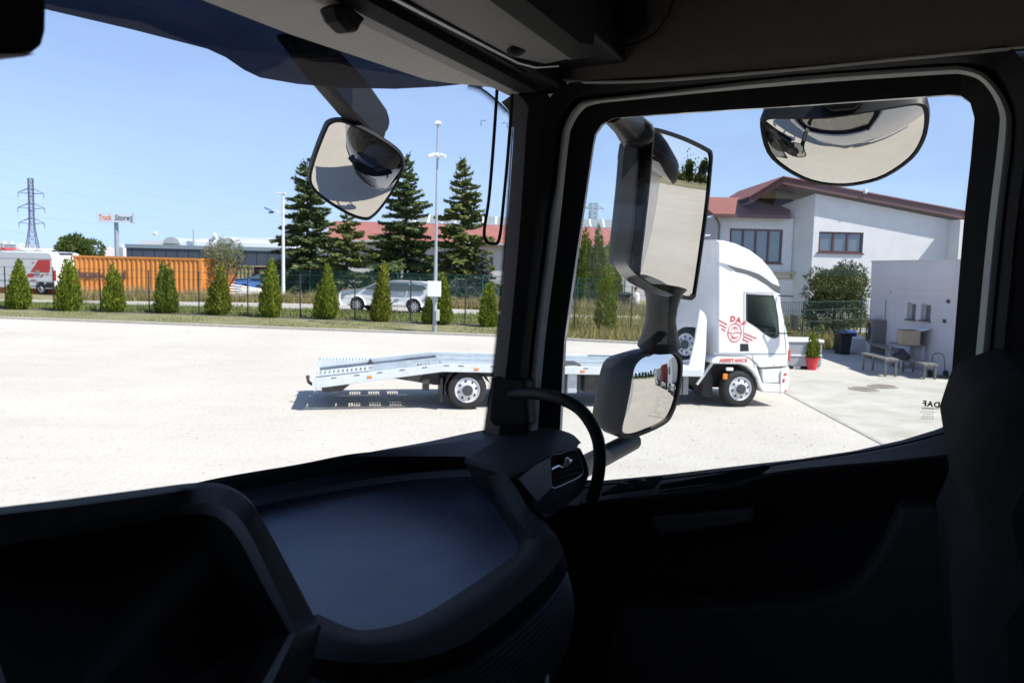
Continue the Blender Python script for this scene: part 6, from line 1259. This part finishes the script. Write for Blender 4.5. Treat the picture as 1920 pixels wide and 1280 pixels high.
spruce(650, 398, 53, 150, 'lower yellowish spruce between the left and middle spruces', 'spruce_b', 22, gap=.12, dens=.9)
spruce(762, 288, 55, 165, 'tall middle spruce right of the front mirror', 'spruce', 23, gap=.12)
spruce(868, 300, 53.5, 160, 'tall open-crowned spruce right of the camera mast', 'spruce_b', 24, gap=.1, dens=.95)
spruce(906, 476, 51, 66, 'small bluish spruce beside the windscreen pillar', 'spruce_blue', 25, Ls=.8)

def bush(name, loc, blobs, n, mt, label, cat, L=.12, W=.06, seed=0, group=None, trunk=None, up=.3):
    rg_ = np.random.default_rng(seed); o = empty(name, loc, 0, label, cat, group); vs, fs = [], []; vol = sum(b[3] * b[4] * b[5] for b in blobs)
    for bx_, by_, bz_, rx_, ry_, rz2 in blobs:
        for _ in range(int(n * rx_ * ry_ * rz2 / vol)):
            d = unit(rg_.normal(0, 1, 3)); s = rg_.uniform(.35, 1) ** .5; c = np.array([bx_, by_, bz_]) + d * np.array([rx_, ry_, rz2]) * s
            if c[2] < .03: continue
            leaf(vs, fs, c, unit(d + rg_.normal(0, .6, 3) + np.array([0, 0, up])), unit(rg_.normal(0, 1, 3)), L * rg_.uniform(.6, 1.4), W * rg_.uniform(.7, 1.3))
    MB().add(vs, fs).build('crown', mt, o)
    if trunk:
        for t_ in trunk: MB().tube(t_[0], t_[1], 6).build('trunk', 'bark', o)
    return o
def clumps(R, rz2, k, seed, zc_, sub=(.3, .5)):
    rg_ = np.random.default_rng(seed); out = []
    for _ in range(k):
        d = unit(rg_.normal(0, 1, 3)); s = rg_.uniform(.2, .85); r = R * rg_.uniform(*sub); out.append((d[0] * R * s, d[1] * R * s, zc_ + d[2] * rz2 * s, r, r, r * .8))
    return out
q = P(425, 560, 49.5); bush('willow_tree', (q[0], 49.5, .5), clumps(1.85, 1.75, 34, 5, 2.5, (.18, .34)), 4300, 'willow', 'loose silvery-green willow in front of the orange containers', 'tree', .17, .05, 31, None,
     [([(0, 0, -.1), (.05, 0, 1.0), (.1, 0, 2.6)], [.08, .06, .02]), ([(0, 0, .4), (.5, .1, 1.3), (.9, .2, 2.3)], [.05, .04, .015]), ([(0, 0, .5), (-.5, 0, 1.4), (-.8, .2, 2.2)], [.05, .04, .015])], .1)
q = P(140, 470, 120); bush('round_tree', (q[0], 120, .0), clumps(3.6, 2.2, 22, 6, 3.4, (.3, .5)) + [(0, 0, 1.5, 3.2, 3, 1.6)], 6000, 'leafy', 'broad round tree rising behind the orange container', 'tree', .5, .28, 32, None, [([(0, 0, -.2), (0, 0, 3)], [.25, .15])])
pq = P(1566, 560, 37.0); bush('pine_bush', (pq[0], 37.0, 0), clumps(1.45, 1.4, 60, 8, 2.1, (.26, .40)) + [(0, 0, 1.0, 1.4, 1.2, .95)], 20000, 'pine', 'dense dark mountain pine beside the grey building', 'bush', .16, .05, 33, None, [([(0, 0, -.1), (0, 0, 1.5)], [.12, .06])], .55)
q = G(1521, 694); pot = empty('potted_conifer', (q[0], q[1], .04), 0, 'small conifer in a bright red pot on the paved court', 'plant')
pot.scale = (.8, .8, .78)
MB().lathe([(.165, 0), (.23, .40), (.245, .40), (.245, .46), (.21, .46), (.20, .38)], (0, 0, 0), (0, 0, 1), 24).build('pot', 'pot_red', pot, smooth=35)
vs, fs = thuja_mesh('crown', [(0, 0, .92, .30)], 1500, 51, 'thuja', .09, .035); MB().add([(x, y, z + .46) for x, y, z in vs], fs).build('crown', 'thuja', pot)
vs, fs = thuja_mesh('crown', [(0, 0, .45, .29)], 600, 52, 'thuja_dry', .09, .035); MB().add([(x, y, z + .42) for x, y, z in vs], fs).build('crown', 'thuja_dry', pot)
q = G(1555, 646); bush('tall_weed', (q[0] - .25, q[1] + .3, 0), [(0, 0, .5, .1, .1, .5), (0, 0, .95, .06, .06, .2)], 160, 'green_grass', 'single tall yellow-green weed at the court fence', 'weed', .16, .05, 61, None, None, .8)
# wild grass: nobody could count it
def grass(name, xs, ylo, yhi, n, h0, h1, mt, label, seed):
    rg_ = np.random.default_rng(seed); vs, fs = [], []
    for _ in range(n):
        x = rg_.uniform(*xs); a, b = ylo(x), yhi(x)
        if b <= a: continue
        y = rg_.uniform(a, b); z = hgt(x, y); hh_ = rg_.uniform(h0, h1) * (.6 + .7 * (math.sin(x * 1.3) * math.sin(x * .37 + y) * .5 + .5)); w = rg_.uniform(.012, .03); a_ = rg_.uniform(0, 3.14); lx_, ly_ = rg_.normal(0, .25, 2) * hh_; k = len(vs)
        vs += [(x - w * math.cos(a_), y - w * math.sin(a_), z), (x + w * math.cos(a_), y + w * math.sin(a_), z), (x + lx_, y + ly_, z + hh_)]; fs.append((k, k + 1, k + 2))
    return tag(MB().add(vs, fs).build(name, mt), label, 'grass', kind='stuff')
grass('verge_grass', (-30, 9), lambda x: lawn_y(x) + .5, lambda x: road_n(x) - .4, 30000, .06, .24, 'green_grass', 'green and straw verge grass behind the fence', 71)
grass('verge_grass', (2, 16), lambda x: kerb_y(x) + .4, lambda x: road_n(x), 15000, .12, .5, 'wild_grass', 'straw-coloured tall grass behind the recovery truck and court fence', 72)
grass('weeds', (-23, 12), lambda x: road_f(x) + .3, lambda x: min(road_f(x) + 3.5, 47.5 if x < -15 else 99), 13000, .2, .8, 'dry_weed', 'tall dry weeds at the foot of the containers and green fence', 73)
grass('weeds', (-23, 12), lambda x: road_f(x) + .2, lambda x: min(road_f(x) + 3.5, 47.5 if x < -15 else 99), 12000, .2, .6, 'wild_grass', 'yellow-green weeds along the far side of the gravel road', 76)
grass('weeds', (12, 30), lambda x: road_f(x) + .3, lambda x: road_f(x) + 3, 6000, .3, .8, 'dry_weed', 'dry weeds between the court fence and the white house', 74)
grass('short_grass', (-30, 9), lambda x: kerb_y(x) + .12, lambda x: lawn_y(x), 26000, .03, .09, 'green_grass', 'short patchy lawn strip between kerb and thujas', 75)
# hedge-like shrubs behind the green fence
for k, (px, py, Y, w, lb) in enumerate(((530, 545, 56.5, 1.6, 'dark shrub low behind the green fence near the street light'), (690, 545, 55, 1.5, 'pale-flecked shrub behind the white car\'s bonnet'), (860, 560, 51.5, 1.5, 'greyish shrub behind the green fence right of the mast'), (905, 562, 50.5, 1.3, 'shrub behind the green fence near the windscreen pillar'))):
    q = P(px, py, Y); bush('shrub', (q[0], Y, .5), clumps(w, .6, 12, 80 + k, .75, (.3, .5)), 1700, 'spruce_blue' if k > 1 else 'leafy', lb, 'shrub', .16, .08, 81 + k, 'shrubs behind the green fence')
# trees behind the cab, seen in the mirrors
protos = [bush('roadside_tree', (0, 0, 0), clumps(2.3, 2.6, 24, 90 + k, 4.6, (.3, .45)) + [(0, 0, 2.2, 1.6, 1.6, 1.6)], 3800, 'leafy', 'x', 'tree', .42, .24, 91 + k, 'trees behind the cab', [([(0, 0, -.1), (0, 0, 4)], [.2, .1])]) for k in range(2)]
rt = random.Random(5)
spots = [(2.6, -58), (6.0, -56), (10, -59), (13.5, -55), (17.5, -58), (21, -54), (25, -56), (-1.5, -60), (30, -52), (35, -48)]
names_ = ['first', 'second', 'third', 'fourth', 'fifth', 'sixth', 'seventh', 'eighth', 'ninth', 'tenth']
for k, (x, y) in enumerate(spots):
    o = protos[k] if k < 2 else copy_tree(protos[k % 2]); o.location = cabw(x * 1.7, y * 2.1); s = rt.uniform(.9, 1.3); o.scale = (s, s, s); o.rotation_euler = (0, 0, rt.uniform(0, 6))
    o['label'] = 'roadside tree seen in the side mirrors, %s from the cab side outwards' % names_[[7, 0, 1, 2, 3, 4, 5, 6, 8, 9].index(k)]
MB_l = MB().add([cabw(-20, -84, .03), cabw(90, -60, .03), cabw(90, -130, .03), cabw(-20, -150, .03)], [(0, 1, 2, 3)]).build('rear_verge', 'lawn'); tag(MB_l, kind='structure')

# ================================================================== PERSON beside the pale wall, half hidden by the mirror
def person(loc, rz, label):
    joints = {'pel': (0, 0, .52), 'che': (.06, 0, .95), 'nec': (.10, 0, 1.12), 'hd0': (.12, 0, 1.22), 'hd1': (.13, 0, 1.36),
              'shL': (.08, .17, 1.05), 'elL': (.22, .22, .82), 'haL': (.42, .18, .78), 'shR': (.08, -.17, 1.05), 'elR': (.2, -.22, .82), 'haR': (.4, -.18, .76),
              'hiL': (0, .09, .5), 'knL': (.42, .12, .52), 'anL': (.40, .12, .10), 'toL': (.56, .13, .04), 'hiR': (0, -.09, .5), 'knR': (.42, -.12, .50), 'anR': (.36, -.12, .10), 'toR': (.52, -.13, .04)}
    rad_ = {'pel': .14, 'che': .15, 'nec': .055, 'hd0': .085, 'hd1': .085, 'shL': .06, 'elL': .042, 'haL': .035, 'shR': .06, 'elR': .042, 'haR': .035, 'hiL': .085, 'knL': .06, 'anL': .04, 'toL': .035, 'hiR': .085, 'knR': .06, 'anR': .04, 'toR': .035}
    ed = [('pel', 'che'), ('che', 'nec'), ('nec', 'hd0'), ('hd0', 'hd1'), ('che', 'shL'), ('shL', 'elL'), ('elL', 'haL'), ('che', 'shR'), ('shR', 'elR'), ('elR', 'haR'), ('pel', 'hiL'), ('hiL', 'knL'), ('knL', 'anL'), ('anL', 'toL'), ('pel', 'hiR'), ('hiR', 'knR'), ('knR', 'anR'), ('anR', 'toR')]
    ks = list(joints); me = bpy.data.meshes.new('body'); me.from_pydata([joints[k] for k in ks], [(ks.index(a), ks.index(b)) for a, b in ed], []); r = empty('person', loc, rz, label, 'person')
    o = bpy.data.objects.new('body', me); COL.objects.link(o); o.parent = r; o.modifiers.new('skin', 'SKIN'); sv = me.skin_vertices[0].data if me.skin_vertices else None
    if sv is None:
        import bmesh
        bm = bmesh.new(); bm.from_mesh(me); bm.verts.layers.skin.verify(); bm.to_mesh(me); bm.free(); sv = me.skin_vertices[0].data
    for i, k in enumerate(ks): sv[i].radius = (rad_[k], rad_[k]); sv[i].use_root = (k == 'pel')
    s_ = o.modifiers.new('sub', 'SUBSURF'); s_.levels = s_.render_levels = 1; me.materials.append(M['skin'])
    sh2 = MB(); sh2.lathe([(.17, .48), (.175, .7), (.19, .92), (.17, 1.05), (.09, 1.12)], (.04, 0, 0), (.04, 0, 1), 14); sh2.build('shirt', 'cloth_white', r, smooth=60)
    for s in (-1, 1): MB().tube([(.06, s * .15, 1.05), (.16, s * .21, .9)], [.09, .07], 8).build('sleeve', 'cloth_white', r, smooth=60); MB().tube([(0, s * .09, .5), (.42, s * .12, .51), (.40, s * .12, .14)], [.11, .085, .06], 8).build('trouser_leg', 'sign_dark', r, smooth=60)
    MB().lathe([(.02, .115), (.08, .09), (.095, .03), (.09, -.03)], (.11, 0, 1.32), (0, 0, 1), 12).build('hair', 'hair', r, smooth=60)
    return r
q = P(1194, 590, 43.2); person((q[0], 43.2, .45), math.radians(160), 'person in a white shirt sitting beside the main mirror\'s neck')
st0 = empty('stool', (q[0], 43.2, .45), 0, 'small stool under the sitting person', 'stool'); MB().box((-.2, -.2, .34), (.2, .2, .40)).build('seat', 'bench_wood', st0)
for s in (-1, 1):
    for t in (-1, 1): MB().box((s * .16 - .02, t * .16 - .02, 0), (s * .16 + .02, t * .16 + .02, .34)).build('leg', 'galv', st0)

# far wood behind those trees: one mass
rg_ = np.random.default_rng(9); vs, fs = [], []
for _ in range(9000):
    x = rg_.uniform(-15, 70); x *= 1.8; y = -140 + .35 * max(0, x) + rg_.normal(0, 1.5); z = abs(rg_.normal(0, 1)) * (2.2 + 1.3 * math.sin(x * .35)) + .2; leaf(vs, fs, np.array(cabw(x, y, z)), unit(rg_.normal(0, 1, 3)), unit(rg_.normal(0, 1, 3)), 1.1, .7)
tag(MB().add(vs, fs).build('far_wood', 'leafy'), 'far belt of trees seen in the side mirrors', 'trees', kind='stuff')
# lettering becomes plain mesh
bpy.context.view_layer.update(); dg = bpy.context.evaluated_depsgraph_get()
for o, fit, al in TEXTS:
    me = bpy.data.meshes.new_from_object(o.evaluated_get(dg))
    if fit:
        xs_ = [v.co.x for v in me.vertices]; k_ = fit / (max(xs_) - min(xs_)); me.transform(Matrix.Diagonal((k_, 1, 1, 1)))
    nm, par, ml = o.name, o.parent, o.matrix_local.copy(); base = nm.split('.')[0]
    bpy.data.objects.remove(o); n_ = bpy.data.objects.new(base, me); COL.objects.link(n_); n_.parent = par; n_.matrix_local = ml

# loose stones on the yard: nobody could count them
rg_ = np.random.default_rng(19); vs, fs = [], []
for _ in range(6000):
    y = 5 + 27 * rg_.uniform() ** .8; x = rg_.uniform(-.8, .62) * y; s = rg_.uniform(.006, .022) * (1.6 if rg_.uniform() < .06 else 1)
    if y > kerb_y(x) - .1 or (x > 6 and y > 12): continue
    z = hgt(x, y) + .02; k = len(vs); a = rg_.uniform(0, 6.28); j = rg_.uniform(.6, 1.2, 4)
    vs += [(x + s * j[0] * math.cos(a), y + s * j[0] * math.sin(a), z), (x + s * j[1] * math.cos(a + 1.6), y + s * j[1] * math.sin(a + 1.6), z), (x + s * j[2] * math.cos(a + 3.1), y + s * j[2] * math.sin(a + 3.1), z), (x + s * j[3] * math.cos(a + 4.7), y + s * j[3] * math.sin(a + 4.7), z), (x, y, z + s * .8)]
    fs += [(k, k + 1, k + 4), (k + 1, k + 2, k + 4), (k + 2, k + 3, k + 4), (k + 3, k, k + 4)]
tag(MB().add(vs, fs).build('loose_stones', 'kerb'), 'small loose stones scattered over the pale gravel yard', 'stones', kind='stuff')
